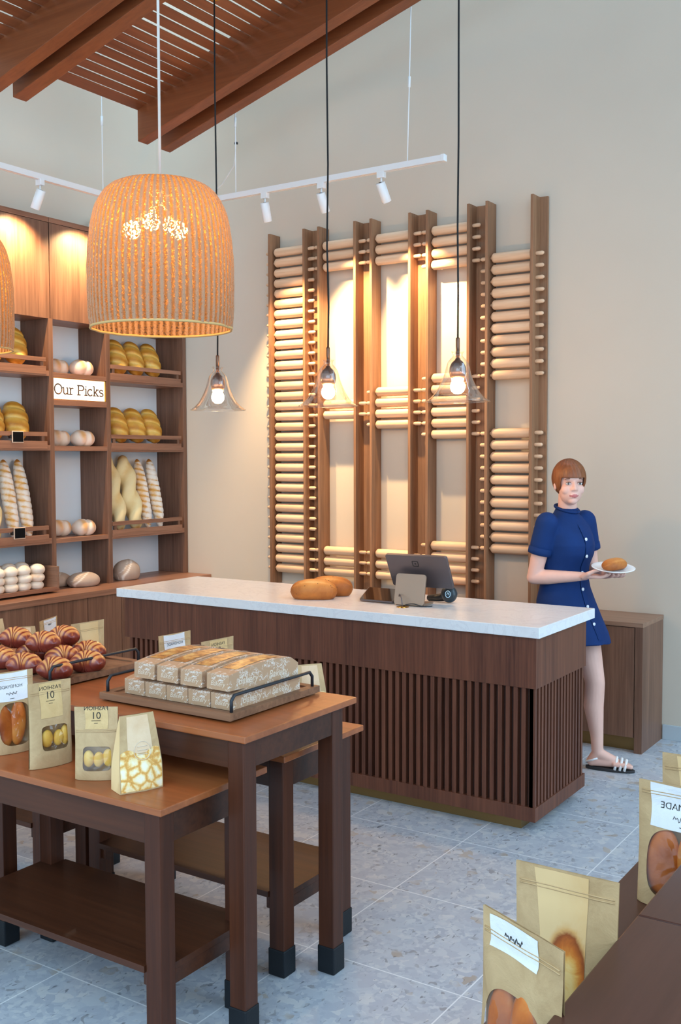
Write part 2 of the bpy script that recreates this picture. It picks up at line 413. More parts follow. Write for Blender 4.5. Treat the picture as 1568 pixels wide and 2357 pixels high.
# woven lamp shade: ribbed fabric with pinholes
def weave():
    t = NT('woven_rib_shade')
    mp = t.coords((1,1,1), False)
    n = t.noise(mp, 150, 2, .6); n2 = t.noise(mp, 10, 3)
    rh = t.ramp([(.53, (0,0,0,1)), (.59, (1,1,1,1))]); 
    mm = t.n('ShaderNodeMath', operation='MULTIPLY_ADD'); mm.inputs[1].default_value = .16; t.l(n2, 'Fac', mm, 0); 
    sub = t.n('ShaderNodeMath', operation='ADD'); sub.inputs[1].default_value = -.08; t.l(n, 'Fac', sub, 0); t.l(sub, 0, mm, 2); t.l(mm, 0, rh, 0)
    d = t.n('ShaderNodeBsdfDiffuse'); d.inputs['Color'].default_value = lin((176,140,108))
    at = t.n('ShaderNodeAttribute', attribute_name='band')
    rc = t.ramp([(.1, lin((108,76,48))), (.8, lin((162,134,108)))]); t.l(at, 'Fac', rc, 0); t.l(rc, 'Color', d, 'Color')
    tl = t.n('ShaderNodeBsdfTranslucent'); tl.inputs['Color'].default_value = lin((255,196,112))
    m1 = t.n('ShaderNodeMixShader')
    mr = t.n('ShaderNodeMapRange'); mr.inputs['To Min'].default_value = .16; mr.inputs['To Max'].default_value = .02; t.l(at, 'Fac', mr, 'Value'); t.l(mr, 0, m1, 0)
    t.l(d, 0, m1, 1); t.l(tl, 0, m1, 2)
    tr = t.n('ShaderNodeBsdfTransparent'); tr.inputs['Color'].default_value = (1,.88,.66,1)
    m2 = t.n('ShaderNodeMixShader'); hol = t.n('ShaderNodeMath', operation='MULTIPLY')
    inv = t.n('ShaderNodeMapRange'); inv.inputs['To Min'].default_value = 1.0; inv.inputs['To Max'].default_value = .12; t.l(at, 'Fac', inv, 'Value')
    t.l(rh, 'Color', hol, 0); t.l(inv, 0, hol, 1); t.l(hol, 0, m2, 0)
    t.l(m1, 0, m2, 1); t.l(tr, 0, m2, 2); t.l(m2, 0, t.out, 'Surface')
    return t.m
M['weave'] = weave()
# ------------------------------------------------------------------ camera
def make_camera():
    f, yaw, pitch, roll = 2382.33, -0.584256503, -0.0531463370, -0.00287320450
    cy, sy = math.cos(yaw), math.sin(yaw)
    fw = Vector((sy*math.cos(pitch), cy*math.cos(pitch), math.sin(pitch)))
    r = Vector((cy, -sy, 0)); u = r.cross(fw)
    r2 = r*math.cos(roll)+u*math.sin(roll); u2 = -r*math.sin(roll)+u*math.cos(roll)
    cd = bpy.data.cameras.new('camera'); co = bpy.data.objects.new('camera', cd); COL.objects.link(co)
    m = Matrix(((r2.x,u2.x,-fw.x,0),(r2.y,u2.y,-fw.y,0),(r2.z,u2.z,-fw.z,1.6),(0,0,0,1)))
    co.matrix_world = m
    cd.sensor_fit = 'HORIZONTAL'; cd.sensor_width = 36; cd.lens = f/1568*36
    cd.clip_start = .05; cd.clip_end = 60
    S.camera = co
make_camera()

# ------------------------------------------------------------------ room shell
XL, YB = -5.515, 5.834
struct(MB().box(-5.9, 4.2, -2.6, 6.1, -.12, 0).build('floor', M['floor']), 'pale blue grey terrazzo floor laid in square tiles')
struct(MB().box(-5.9, 4.2, YB, 6.0, 0, 6.4).build('wall_back', M['wall']), 'tall plain plaster wall behind the service counter')
struct(MB().box(-5.7, XL, -2.6, YB, 0, 6.4).build('wall_left', M['wall']), 'tall plain plaster wall behind the bread shelves')
struct(MB().box(4.05,4.2,-2.6,1.7,0,6.9).build('wall_right', M['wall']), 'unseen plaster wall added to keep daylight off the near right tables')  # out of view, added to block daylight from the foreground tables
cl = MB(); zc = lambda x: 4.95+.28*(x+5.5)
XS, YS = -4.95, 5.30      # roof gaps along two walls, added to wash their tops with blue sky
cl.add([(XS,-2.6,zc(XS)),(4.2,-2.6,zc(4.2)),(4.2,YS,zc(4.2)),(XS,YS,zc(XS)),
        (XS,-2.6,zc(XS)+.1),(4.2,-2.6,zc(4.2)+.1),(4.2,YS,zc(4.2)+.1),(XS,YS,zc(XS)+.1)],
       [(0,3,2,1),(4,5,6,7),(0,1,5,4),(1,2,6,5),(2,3,7,6),(3,0,4,7)])
struct(cl.build('ceiling', M['ceil']), 'white sloped roof lining above the timber canopy')
struct(MB().box(-1.672, 4.2, YB-.012, YB, 0, .085).build('baseboard_back', M['skirt'], None, .002), 'low pale tile skirting along the wall')

# ------------------------------------------------------------------ timber canopy
XE = -4.785
bz = lambda x: 3.615+.28*(x-XE)
beam_lab = {4: 'stained timber beam of the canopy right against the wall, last of the beams',
            3: 'stained canopy beam whose cut end hangs beside the basket lamp cord',
            2: 'stained timber beam of the middle pair, with its cut end in full view',
            1: 'front beam of the middle pair, its end out of view'}
for i, (y0, y1) in {1:(3.744,3.835), 2:(3.92,4.015), 3:(4.90,4.99), 4:(5.113,5.20)}.items():
    m = MB(); x1 = 3.0
    m.prism([(XE,bz(XE)),(x1,bz(x1)),(x1,bz(x1)+.27),(XE,bz(XE)+.27)], y0, y1, 'y')
    tag(m.build('ceiling_beam', M['pergola'], None, .004), beam_lab[i], 'beam', 'sloping canopy beams', 'thing')
sl = MB(); k = 0; x = XE
zs = lambda x: bz(x)+.197
while x < 3.0:
    w = .060 if k else .080
    g = [.010,.013,.011,.014,.010,.008,.008,.012,.019,.012,.022,.009][k % 12]
    a, b = x, x+w
    vs = [(a,1.6,zs(a)),(b,1.6,zs(b)),(b,5.2,zs(b)),(a,5.2,zs(a))]
    vs = vs+[(p[0],p[1],p[2]+.006) for p in vs]
    sl.add(vs, [(0,3,2,1),(4,5,6,7),(0,1,5,4),(1,2,6,5),(2,3,7,6),(3,0,4,7)])
    x += w+g+.003; k += 1
struct(sl.build('ceiling_slats', M['slatw']), 'stained boards with bright gaps lying across the canopy beams')

# ------------------------------------------------------------------ track lights
ZT = 3.295
def track(name, label, p0, p1, rods, cable=None):
    t = thing(name, label, 'track light', p0)
    d = Vector(p1)-Vector(p0); L = d.length; ang = math.atan2(d.y, d.x)
    def at(m, nm, mat, bev=0): 
        o = m.build(nm, mat, t, bev); o.rotation_euler = (0,0,ang); return o
    m = MB().box(0, L, -.017, -.003, -.016, .006).box(0, L, .003, .017, -.016, .006).box(0, L, -.017, .017, .006, .018)
    at(m, 'rail', M['white'])
    at(MB().box(.01, L-.01, -.005, .005, -.008, .004), 'slot', plain('track_slot', (120,86,66), .6))
    at(MB().box(L-.004, L+.02, -.019, .019, -.018, .021), 'end_cap', M['white'], .003)
    for rx, top, lean in rods:
        o = MB().tube([(rx,0,.018),(rx+lean*.4,0,.45),(rx+lean,0,top-ZT)], .0035, 8).tube([(rx+lean*.4,0,.44),(rx+lean*.45,0,.5)], .008, 8).build('suspension_rod', M['white'], t)
        o.rotation_euler = (0,0,ang)
    if cable:
        o = MB().tube(cable, .004, 8).build('feed_cable', M['cordwht'], t); o.rotation_euler = (0,0,ang)
        o = MB().lathe([(.012,-.006),(.012,.006)], 10, Matrix.Translation(cable[-2]), caps=(True,True)).lathe([(.012,-.006),(.012,.006)], 10, Matrix.Translation(cable[-5]), caps=(True,True)).build('cable_tie', M['black'], t); o.rotation_euler = (0,0,ang)
    return t
track('track_rail', 'white track rail hung in front of the rolling pin wall', (-5.02,5.32,ZT), (-2.815,5.32,ZT),
      [(.694,4.2,0),(1.975,4.45,.03)], [(.3,.0,.018),(.45,0,.03),(.58,0,.09),(.67,.012,.2),(.69,.012,.34),(.684,.012,.42),(.69,.012,.6),(.67,.012,.72),(.69,.012,.85)])
track('track_rail', 'white track rail hung above the bread shelves', (-5.02,5.26,ZT), (-5.02,2.2,ZT), [(.441,4.2,0)])
spot_data = bpy.data.lights.new('track_spot', 'SPOT')
spot_data.color = (1, .68, .34); spot_data.energy = 240; spot_data.spot_size = math.radians(62); spot_data.spot_blend = .75; spot_data.shadow_soft_size = .018
def spot(pos, aim, label, power=1.0):
    t = thing('track_spotlight', label, 'spotlight', pos, group='white cylinder track spots')
    MB().box(-.024,.024,-.016,.016,-.05,-.014).build('adapter', M['white'], t, .003)
    MB().tube([(0,0,-.05),(0,0,-.085)], .006, 8).build('stem', M['white'], t)
    d = (Vector(aim)-Vector(pos)).normalized()
    p0 = Vector((0,0,-.085))-d*.02+Vector((0,0,-.01)); 
    Mo = orient(p0, p0+d)
    MB().lathe([(.0,0),(.026,0),(.028,.003),(.028,.118),(.026,.12),(.022,.119),(.021,.10)], 28, Mo).build('body', M['white'], t)
    MB().lathe([(.0,-.001),(.010,-.001),(.012,.001)], 12, Mo, caps=(False,False)).build('vent', M['black'], t)
    MB().lathe([(0,.101),(.021,.101)], 20, Mo).build('lens', M['lens'], t)
    lo = bpy.data.objects.new('spot_beam', spot_data if power == 1.0 else spot_data.copy()); COL.objects.link(lo); lo.parent = t
    if power != 1.0: lo.data.energy *= power
    if pos[0] < -5: lo.data.spot_size = math.radians(120); lo.data.spot_blend = 1; lo.data.energy *= .42
    lo.location = p0+d*.125; lo.rotation_euler = d.to_track_quat('-Z','Y').to_euler()
    return t
spot((-4.088,5.32,ZT), (-4.15,5.83,1.9), 'white cylinder spotlight on the track, first one right of the basket lamp', .9)
spot((-3.652,5.32,ZT), (-3.66,5.83,2.35), 'white cylinder spotlight in the middle of the three on the track')
spot((-3.222,5.32,ZT), (-3.14,5.83,2.45), 'white cylinder spotlight nearest the free end of the track')
spot((-5.02,4.305,ZT), (-5.40,4.22,2.45), 'white cylinder spotlight tilted at the tall bread shelf cabinets', .8)
spot((-5.02,4.82,ZT), (-5.40,4.76,2.45), 'white cylinder spotlight over the cabinet beside the basket lamp', .8)
spot((-5.02,3.8,ZT), (-5.40,3.75,2.45), 'white cylinder spotlight over the far end of the shelf cabinets', .8)

# ------------------------------------------------------------------ service counter
t = thing('service_counter', 'long walnut counter with slatted lower front and white stone top', 'counter', (-2.88,4.33,0))
def W(m, name, mat, bev=0, par=None, root=None):
    root = root or t
    o = m.build(name, mat, par or root, bev)
    if par is None: o.data.transform(Matrix.Translation(-Vector(root.location)))
    return o
CX0, CX1, CY0, CY1 = -4.08, -1.685, 4.03, 4.62
W(MB().box(CX0,CX1,CY0,CY0+.02,.624,.842).box(CX1-.02,CX1,CY0+.02,CY1,.624,.842).box(CX0,CX0+.02,CY0+.02,CY1,.624,.842), 'fascia_panel', M['ctr'], .001)
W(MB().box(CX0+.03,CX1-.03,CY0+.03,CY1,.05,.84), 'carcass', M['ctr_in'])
m = MB(); x = CX1-.012
while x > CX0+.02:
    m.box(x-.019, x, CY0+.004, CY0+.032, .114, .626); x -= .0364
W(m, 'slatted_front', M['ctr'], .001)
m = MB(); y = CY0+.004
while y < CY1-.01:
    m.box(CX1-.032, CX1-.004, y, y+.018, .114, .626); y += .0364
W(m, 'slatted_end', M['ctr'], .001)
W(MB().box(CX0,CX1,CY0,CY0+.04,.055,.116).box(CX1-.04,CX1,CY0+.04,CY1,.055,.116).box(CX0,CX0+.04,CY0+.04,CY1,.055,.116), 'base_board', M['ctr'], .001)
W(MB().box(CX0+.08,-1.769,4.08,4.57,0,.06), 'toe_kick', M['brass'])
tag(MB().box(-4.123,-1.664,4.012,4.677,.842,.889).build('countertop', M['quartz'], None, .003), 'thick white stone worktop lying on the slatted walnut counter', 'worktop')

# ------------------------------------------------------------------ back cabinet under rack
t = thing('back_cabinet', 'low walnut cabinet against the wall behind the walking woman', 'cabinet', (-2.3,5.65,0))
W(MB().box(-3.3,-1.675,5.455,5.83,.684,.708), 'top', M['shelf_x'], .001)
W(MB().box(-3.3,-1.72,5.48,5.83,.08,.684), 'carcass', M['shelf_z'])
W(MB().box(-1.719,-1.677,5.458,5.83,0,.684), 'end_panel', M['shelf_z'], .001)
for a, b in ((-2.50,-1.724),(-3.28,-2.504)):
    W(MB().box(a,b,5.462,5.48,.082,.68), 'door', M['shelf_z'], .001)
W(MB().box(-3.3,-1.72,5.515,5.55,0,.08), 'toe_kick', M['brass'])

# ------------------------------------------------------------------ rolling pin rack
t = thing('rolling_pin_rack', 'tall walnut wall rack of paired uprights holding rows of rolling pins', 'rack', (-3.4,5.83,.72))
RF = [-4.351,-4.062,-3.942,-3.657,-3.533,-3.248,-3.1225,-2.839,-2.7165,-2.427]; TH = .0175
for r in RF: W(MB().box(r-TH,r,5.714,5.83,.72,3.125), 'upright', M['rack'], .001)
for a, b in [(-4.4135,RF[0]-TH)]+[(RF[i],RF[i+1]-TH) for i in (1,3,5,7)]+[(RF[9],-2.378)]:
    W(MB().box(a,b,5.812,5.83,.72,3.125), 'back_panel', M['rack'])
def pin_proto():
    t = thing('rolling_pin', '', 'rolling pin')
    R = Matrix.Rotation(PI/2,4,'Y')
    h = .126
    MB().lathe([(.012,-h-.005),(.013,-h),(.021,-h+.001),(.0285,-h+.010),(.0295,-h+.016),(.0295,h-.004),(.0285,h),(.0,h)], 28, R).build('barrel', M['beech'], t)
    for s in (-1,1):
        pr = [(.008,h),(.0085,h+.022),(.0115,h+.032),(.012,h+.05),(.0115,h+.068),(.007,h+.076),(0,h+.078)]
        MB().lathe(pr, 14, R if s > 0 else R @ Matrix.Rotation(PI,4,'X')).build('handle', M['beech'], t)
    return t
colnames = ['leftmost','second','third','fourth','rightmost']
cols = {0:list(range(32)), 1:[0,1,2,15,16,29,30,31], 2:[0,1,2,14,15,16,17,29,30,31], 3:[0,1,2,3,13,14,15,16,17,18,28,29,30,31], 4:list(range(3,14))+list(range(18,29))}
proto = None
for c, ks in cols.items():
    xa, xb = RF[2*c], RF[2*c+1]-TH
    for n, k in enumerate(ks):
        pos = ((xa+xb)/2+random.uniform(-.002,.003), 5.762, 3.0-.07*k)
        if c == 0: lab = f'beech rolling pin, {ORD[n]} from the top in the full leftmost bay of the rack'
        else:
            # clusters
            cl = []; 
            for q in ks:
                if cl and q == cl[-1][-1]+1: cl[-1].append(q)
                else: cl.append([q])
            ci = [i for i, g in enumerate(cl) if k in g][0]; g = cl[ci]
            cname = 'top' if ci == 0 else ('bottom' if ci == len(cl)-1 else 'middle')
            lab = f'beech rolling pin, {ORD[g.index(k)]} down in the {cname} cluster of the {colnames[c]} bay'
        rot = (random.uniform(0,6),0,0)
        if proto is None:
            proto = pin_proto(); proto.location = pos; proto.rotation_euler = rot; proto['label'] = lab; proto['group'] = 'rolling pins on the wall rack'
        else: dup(proto, pos, rot, lab)

# ------------------------------------------------------------------ bread wall
t = thing('base_cabinet', 'low walnut base cabinet under the bread shelves, with plain push doors', 'cabinet', (-5.2,4.7,0))
W(MB().box(-5.5,-5.04,3.4,5.82,.06,.70), 'carcass', M['shelf_z'])
for a, b in ((3.9,4.632),(4.636,4.931),(4.935,5.82)):
    W(MB().box(-5.04,-5.02,a,b,.07,.697), 'door', M['shelf_z'], .001)
W(MB().box(-5.5,-5.08,3.4,5.82,0,.06), 'toe_kick', M['black'])
tag(MB().box(-5.505,-5.0,3.4,5.825,.70,.737).build('shelf_countertop', M['shelf_y'], None, .001), 'walnut ledge running under the bread shelves', 'worktop')
t = thing('bread_shelf', 'tall open walnut shelving in three columns along the left wall, full of loaves', 'shelf', (-5.37,4.8,.737))
XF, XB = -5.23, -5.51
for a, b in ((3.764,3.80),(4.53,4.566),(5.026,5.062),(5.793,5.828)):
    W(MB().box(XB,XF,a,b,.737,2.49), 'upright', M['shelf_z'], .001)
W(MB().box(XB,XB+.012,3.80,5.793,.737,2.49), 'back_panel', M['shelfback'])
def lipped(y0, y1, zb):
    s = W(MB().box(XB,XF,y0,y1,zb,zb+.035), 'shelf', M['shelf_y'], .001)
    yr = y1-.026
    W(MB().box(XF-.012,XF+.004,y0+.002,yr,zb+.012,zb+.061), 'front_lip', M['shelf_y'], .001)
    W(MB().box(XF-.012,XF+.004,y0+.002,yr,zb+.091,zb+.118), 'guard_rail', M['shelf_y'], .001)
    for yy in (y0+.02, yr-.04): W(MB().box(XF-.012,XF-.001,yy,yy+.022,zb+.06,zb+.092), 'rail_post', M['shelf_z'])
for zb in (2.117,1.64,1.04): lipped(5.062,5.793,zb)
for zb in (2.121,1.646,1.047): lipped(3.80,4.53,zb)
for a, b in ((2.119,2.149),(1.94,1.976),(1.645,1.676),(1.045,1.073)):
    W(MB().box(XB,XF,4.566,5.026,a,b), 'shelf', M['shelf_y'], .001)
for (a, b), lb in (((3.764,4.546),'walnut wall cabinet with plain door, first left of the door seam'),((4.549,5.042),'walnut wall cabinet above the lit sign column, half behind the basket lamp'),((5.045,5.828),'walnut wall cabinet above the third shelf column, behind the basket lamp')):
    t = thing('upper_cabinet', lb, 'cabinet', (-5.37,(a+b)/2,2.49))
    W(MB().box(XB,XF-.02,a,b,2.49,3.13).box(XF-.02,XF,a,b,3.098,3.13), 'carcass', M['shelf_y'])
    W(MB().box(XF-.019,XF,a+.002,b-.002,2.488,3.095), 'door', M['shelf_z'], .001)
# lit sign
t = thing('lit_sign', 'small backlit white sign reading Our Picks in brown letters, set in the shelf', 'sign', (-5.25,4.796,1.976))
W(MB().box(-5.30,-5.246,4.57,5.022,1.979,2.116), 'light_panel', M['sign'])
W(MB().box(-5.30,-5.236,4.567,4.5712,1.977,2.118).box(-5.30,-5.236,5.0208,5.025,1.977,2.118).box(-5.30,-5.236,4.567,5.025,1.977,1.9805).box(-5.30,-5.236,4.567,5.025,2.1145,2.118), 'frame', M['gold'])
def arc(cx, cy, rx, ry, a0, a1, n=14):
    return [(cx+rx*math.cos(math.radians(a0+(a1-a0)*i/n)), cy+ry*math.sin(math.radians(a0+(a1-a0)*i/n))) for i in range(n+1)]
GL = {
 'O': (.92, [arc(.44,.5,.4,.5,0,360,28)]),
 'u': (.72, [[(0,.66),(.12,.66)],[(.12,.66),(.12,.24)]+arc(.32,.22,.2,.2,180,290,8)+[(.56,.16)],[(.44,.66),(.56,.66),(.56,.02),(.68,.02)]]),
 'r': (.56, [[(.02,.66),(.16,.66),(.16,.02)],[(0,.02),(.34,.02)],[(.16,.42)]+arc(.38,.44,.2,.22,165,60,8)]),
 'P': (.84, [[(.16,.02),(.16,.98)],[(0,.02),(.36,.02)],[(.02,.98),(.5,.98)]+arc(.5,.73,.24,.25,90,-90,12)+[(.16,.48)]]),
 'i': (.36, [[(.02,.66),(.16,.66),(.16,.02)],[(0,.02),(.32,.02)],[(.12,.9),(.20,.9)]]),
 'c': (.62, [arc(.3,.33,.28,.33,45,320,20)]),
 'k': (.74, [[(.02,.98),(.15,.98),(.15,.02)],[(0,.02),(.3,.02)],[(.15,.26),(.5,.64)],[(.38,.66),(.64,.66)],[(.28,.40),(.56,.03)],[(.44,.02),(.7,.02)]]),
 's': (.5, [arc(.24,.5,.19,.16,20,270,10)[:11]+arc(.24,.17,.21,.17,90,-150,10)]),
 ' ': (.36, [])}
m = MB(); cap = .064; xo = 4.582
wtot = sum(GL[c][0] for c in 'Our Picks'); sx = .428/(wtot*cap)
for ch in 'Our Picks':
    wd, strokes = GL[ch]
    for st in strokes:
        m.tube([(-5.2445, xo+p[0]*cap*sx, 2.014+p[1]*cap) for p in st], .0042, 6)
    xo += wd*cap*sx
W(m, 'lettering', M['signtxt'])
# little chalkboards on the guard rails
for (y, z), lb in (((4.265,1.70+.03),'blank black chalkboard tag clipped on the rail below the golden loaves'),((4.265,1.095+.036),'blank black chalkboard tag clipped on the rail below the floury baguettes')):
    t = thing('chalkboard_tag', lb, 'price tag', (-5.22,y,z))
    MB().box(-.003,.004,-.045,.045,-.037,.037).build('frame', M['chalkf'], t, .006)
    MB().box(.0035,.0055,-.039,.039,-.031,.031).build('writing_panel', M['chalk'], t)
    MB().box(-.02,-.003,-.055,-.03,-.01,.012).build('clip', M['black'], t)
# white round fixture over the cabinet
t = thing('security_camera', 'small white round device with dark lens above the cabinets', 'camera', (-5.46,5.15,3.20))
MB().lathe([(0,0),(.05,0),(.05,.03),(.045,.035),(0,.035)], 28, Matrix.Rotation(PI/2,4,'Y')).build('housing', M['white'], t)
MB().tube([(.03,0,-.01),(.07,0,-.04)], .012, 10).build('arm', M['white'], t)
MB().ell((.085,0,-.05),(.03,.03,.03)).build('head', M['white'], t)
MB().ell((.105,.008,-.055),(.014,.014,.014)).build('lens', M['blackgloss'], t)
# ------------------------------------------------------------------ nesting tables
def table_proto(L, D, LD, zt, shelf=None, apron=.075, label='', group=None):
    t = thing('nesting_table', label, 'table', (0,0,0), (0,0,0), group)
    h = L/2; th = .02; lw = .056; ax = h-.014
    MB().box(-h,h,0,D,zt-th,zt).build('tabletop', M['ttop'], t, .003)
    legs = [(-ax,.01),(ax-lw,.01),(-ax,LD-lw),(ax-lw,LD-lw)]
    za = zt-th-apron
    MB().box(-ax+lw,ax-lw,.013,.033,za,zt-th).build('apron', M['table_h'], t, .001)
    MB().box(-ax+lw,ax-lw,LD-.023,LD-.003,za,zt-th).build('apron', M['table_h'], t, .001)
    for s in (-1,1):
        x = s*(ax-.003) - (.02 if s > 0 else 0)
        MB().box(x,x+.02,.01+lw,LD-lw,za,zt-th).build('apron', M['table_h'], t, .001)
    for lx, ly in legs:
        l = MB().box(lx,lx+lw,ly,ly+lw,.02,zt-th).build('leg', M['table'], t, .003)
        MB().box(lx-.003,lx+lw+.003,ly-.003,ly+lw+.003,0,.085).build('rubber_foot', M['cap'], l, .004)
    if shelf:
        m = MB().box(-ax+lw,ax-lw,.004,LD+.004,shelf-.018,shelf)
        m.box(-ax+.002,-ax+lw,.01+lw,LD-lw,shelf-.018,shelf).box(ax-lw,ax-.002,.01+lw,LD-lw,shelf-.018,shelf)
        m.build('lower_shelf', M['table_h'], t)
        for s in (-1,1):
            x = s*(ax-.003) - (.022 if s > 0 else 0)
            MB().box(x,x+.022,.01+lw,LD-lw,shelf-.058,shelf-.019).build('shelf_rail', M['table_h'], t, .001)
        for s in (-1,1):
            x = s*(ax-lw-.009)
            MB().box(x-.009,x+.009,.02,.05,shelf-.06,shelf-.019).build('shelf_cleat', M['table_h'], t, .002)
    return t
G1 = 'dark wood nesting tables'
hi = table_proto(1.09,.557,.498,.85,None,.078,'taller dark wood table carrying the tray of printed boxes',G1); hi.location = (-2.271,2.143,0)
lo = table_proto(.88,.45,.39,.695,.262,.085,'lower dark wood table in front, holding the row of paper bags, with a shelf beneath',G1); lo.location = (-2.27,1.925,0)
dup(lo,(-2.283,2.476,0),None,'lower dark wood table with a shelf, pulled out toward the slatted counter')
dup(hi,(-3.363,2.143,0),None,'taller dark wood table at the frame edge carrying the tray of croissants')
dup(lo,(-3.375,2.476,0),None,'lower dark wood table behind the croissant table, facing the bread wall')
dup(hi,(-.51,1.1035,0),(0,0,-PI/2),'taller dark brown table closest to the camera, its top filling the bottom corner')
dup(hi,(-.51,2.196,0),(0,0,-PI/2),'taller dark brown table butted end to end beyond the closest one')
dup(lo,(-.70,1.125,0),(0,0,-PI/2),'lower table under the closest table, with the tilted paper bag standing on it')
dup(lo,(-.70,2.205,0),(0,0,-PI/2),'lower table strip beyond, with the white-labelled bag at the frame edge')

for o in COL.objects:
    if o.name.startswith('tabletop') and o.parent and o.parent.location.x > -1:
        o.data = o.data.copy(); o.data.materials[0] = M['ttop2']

# ------------------------------------------------------------------ trays
def tray():
    t = thing('serving_tray', 'wooden tray with black wire handles holding the stacked printed boxes', 'tray', (-2.11,2.452,.85), (0,0,0), 'wooden trays with wire handles')
    a, b = .261, .222
    m = MB().box(-a,a,-b,b,.006,.021).box(-a,a,-b,-b+.03,.021,.026).box(-a,a,b-.03,b,.021,.026).box(-a,-a+.03,-b+.03,b-.03,.021,.026).box(a-.03,a,-b+.03,b-.03,.021,.026)
    m.build('board', M['trayw'], t)
    for s in (-1,1):
        for q in (-1,1): MB().box(s*(a-.06)-.02,s*(a-.06)+.02,q*(b-.05)-.02,q*(b-.05)+.02,0,.006).build('foot', M['cap'], t)
        x = s*(a-.014)
        MB().tube([(x,-b+.022,.022),(x,-b+.022,.058),(x,-b+.036,.073),(x,b-.036,.073),(x,b-.022,.058),(x,b-.022,.022)], .0052, 10).build('handle', M['blackwire'], t)
    return t
tr = tray()
dup(tr,(-2.862,2.447,.85),None,'wooden tray with black wire handles heaped with croissants')

# ------------------------------------------------------------------ text helper
def text2d(body, size):
    cu = bpy.data.curves.new('lettering', 'FONT'); cu.body = body; cu.size = size; cu.align_x = 'CENTER'; cu.resolution_u = 3
    o = bpy.data.objects.new('lettering', cu); COL.objects.link(o)
    dg = bpy.context.evaluated_depsgraph_get()
    me = bpy.data.meshes.new_from_object(o.evaluated_get(dg))
    vs = [tuple(v.co) for v in me.vertices]; fs = [tuple(p.vertices) for p in me.polygons]
    bpy.data.objects.remove(o); bpy.data.curves.remove(cu); bpy.data.meshes.remove(me)
    return vs, fs

# ------------------------------------------------------------------ printed pastry boxes
def pastry_box():
    t = thing('pastry_box', '', 'pastry box', (0,0,0), (0,0,0), 'printed kraft pastry boxes')
    w = .042; L = .325
    top = lambda y: .046+.022*math.sin(PI*min(1,y/L*.8)) - (max(0,y-.285)/.04)*.018
    ys = [L*i/26 for i in range(27)]
    prof = [(0,0)]+[(y, top(y)) for y in ys]+[(L,0)]
    MB().prism(prof, -w, w, 'x').build('carton', M['box'], t)
    MB().grid(lambda u, v: (-.034+.007*u, .045+.2*v, top(.045+.2*v)+.0010), 2, 16).build('window_edge', M['boxgrey'], t)
    m = MB(); m.grid(lambda u, v: (-.029+.057*u, .05+.19*v, top(.05+.19*v)+.0012), 2, 16); m.build('window', M['pastry'], t)
    m = MB(); m.grid(lambda u, v: (-.030+.022*u, .24+.05*v, top(.24+.05*v)+.0014), 2, 4); m.build('tape_flap', M['boxgrey'], t)
    vs, fs = text2d('Bakery', .032)
    m = MB()
    for oy in (.085,.225): m.add([(w+.0006, oy+v[0]+v[1]*.25, .014+v[1]) for v in vs], fs)
    m.add([(v[0]*.62+v[1]*.15, -.0006, .012+v[1]*.62) for v in vs], fs)
    m.build('lettering', M['inkw'], t)
    return t
bx = None; n = 0
for layer in (0,1):
    for i in range(5 if layer == 0 else 4):
        if layer == 0: pos = (-2.266+.0872*i, 2.276, .8725); rot = (0,0,random.uniform(-.01,.01))
        else: pos = (-2.213+.0955*i+(.004 if i == 3 else 0), 2.262+random.uniform(-.004,.004), .931+.003*i*0); rot = (-.03,0,random.uniform(-.02,.01)-.012)
        lab = (f'printed kraft pastry box, {ORD[i]} from the sign-side end in the bottom layer' if layer == 0 else f'printed kraft pastry box with curved window, {ORD[i]} in the top layer counted from the croissants')
        lab = lab.replace('from the sign-side end', 'counted from the croissants')
        if bx is None: bx = pastry_box(); bx.location = pos; bx.rotation_euler = rot; bx['label'] = lab
        else: dup(bx, pos, rot, lab)

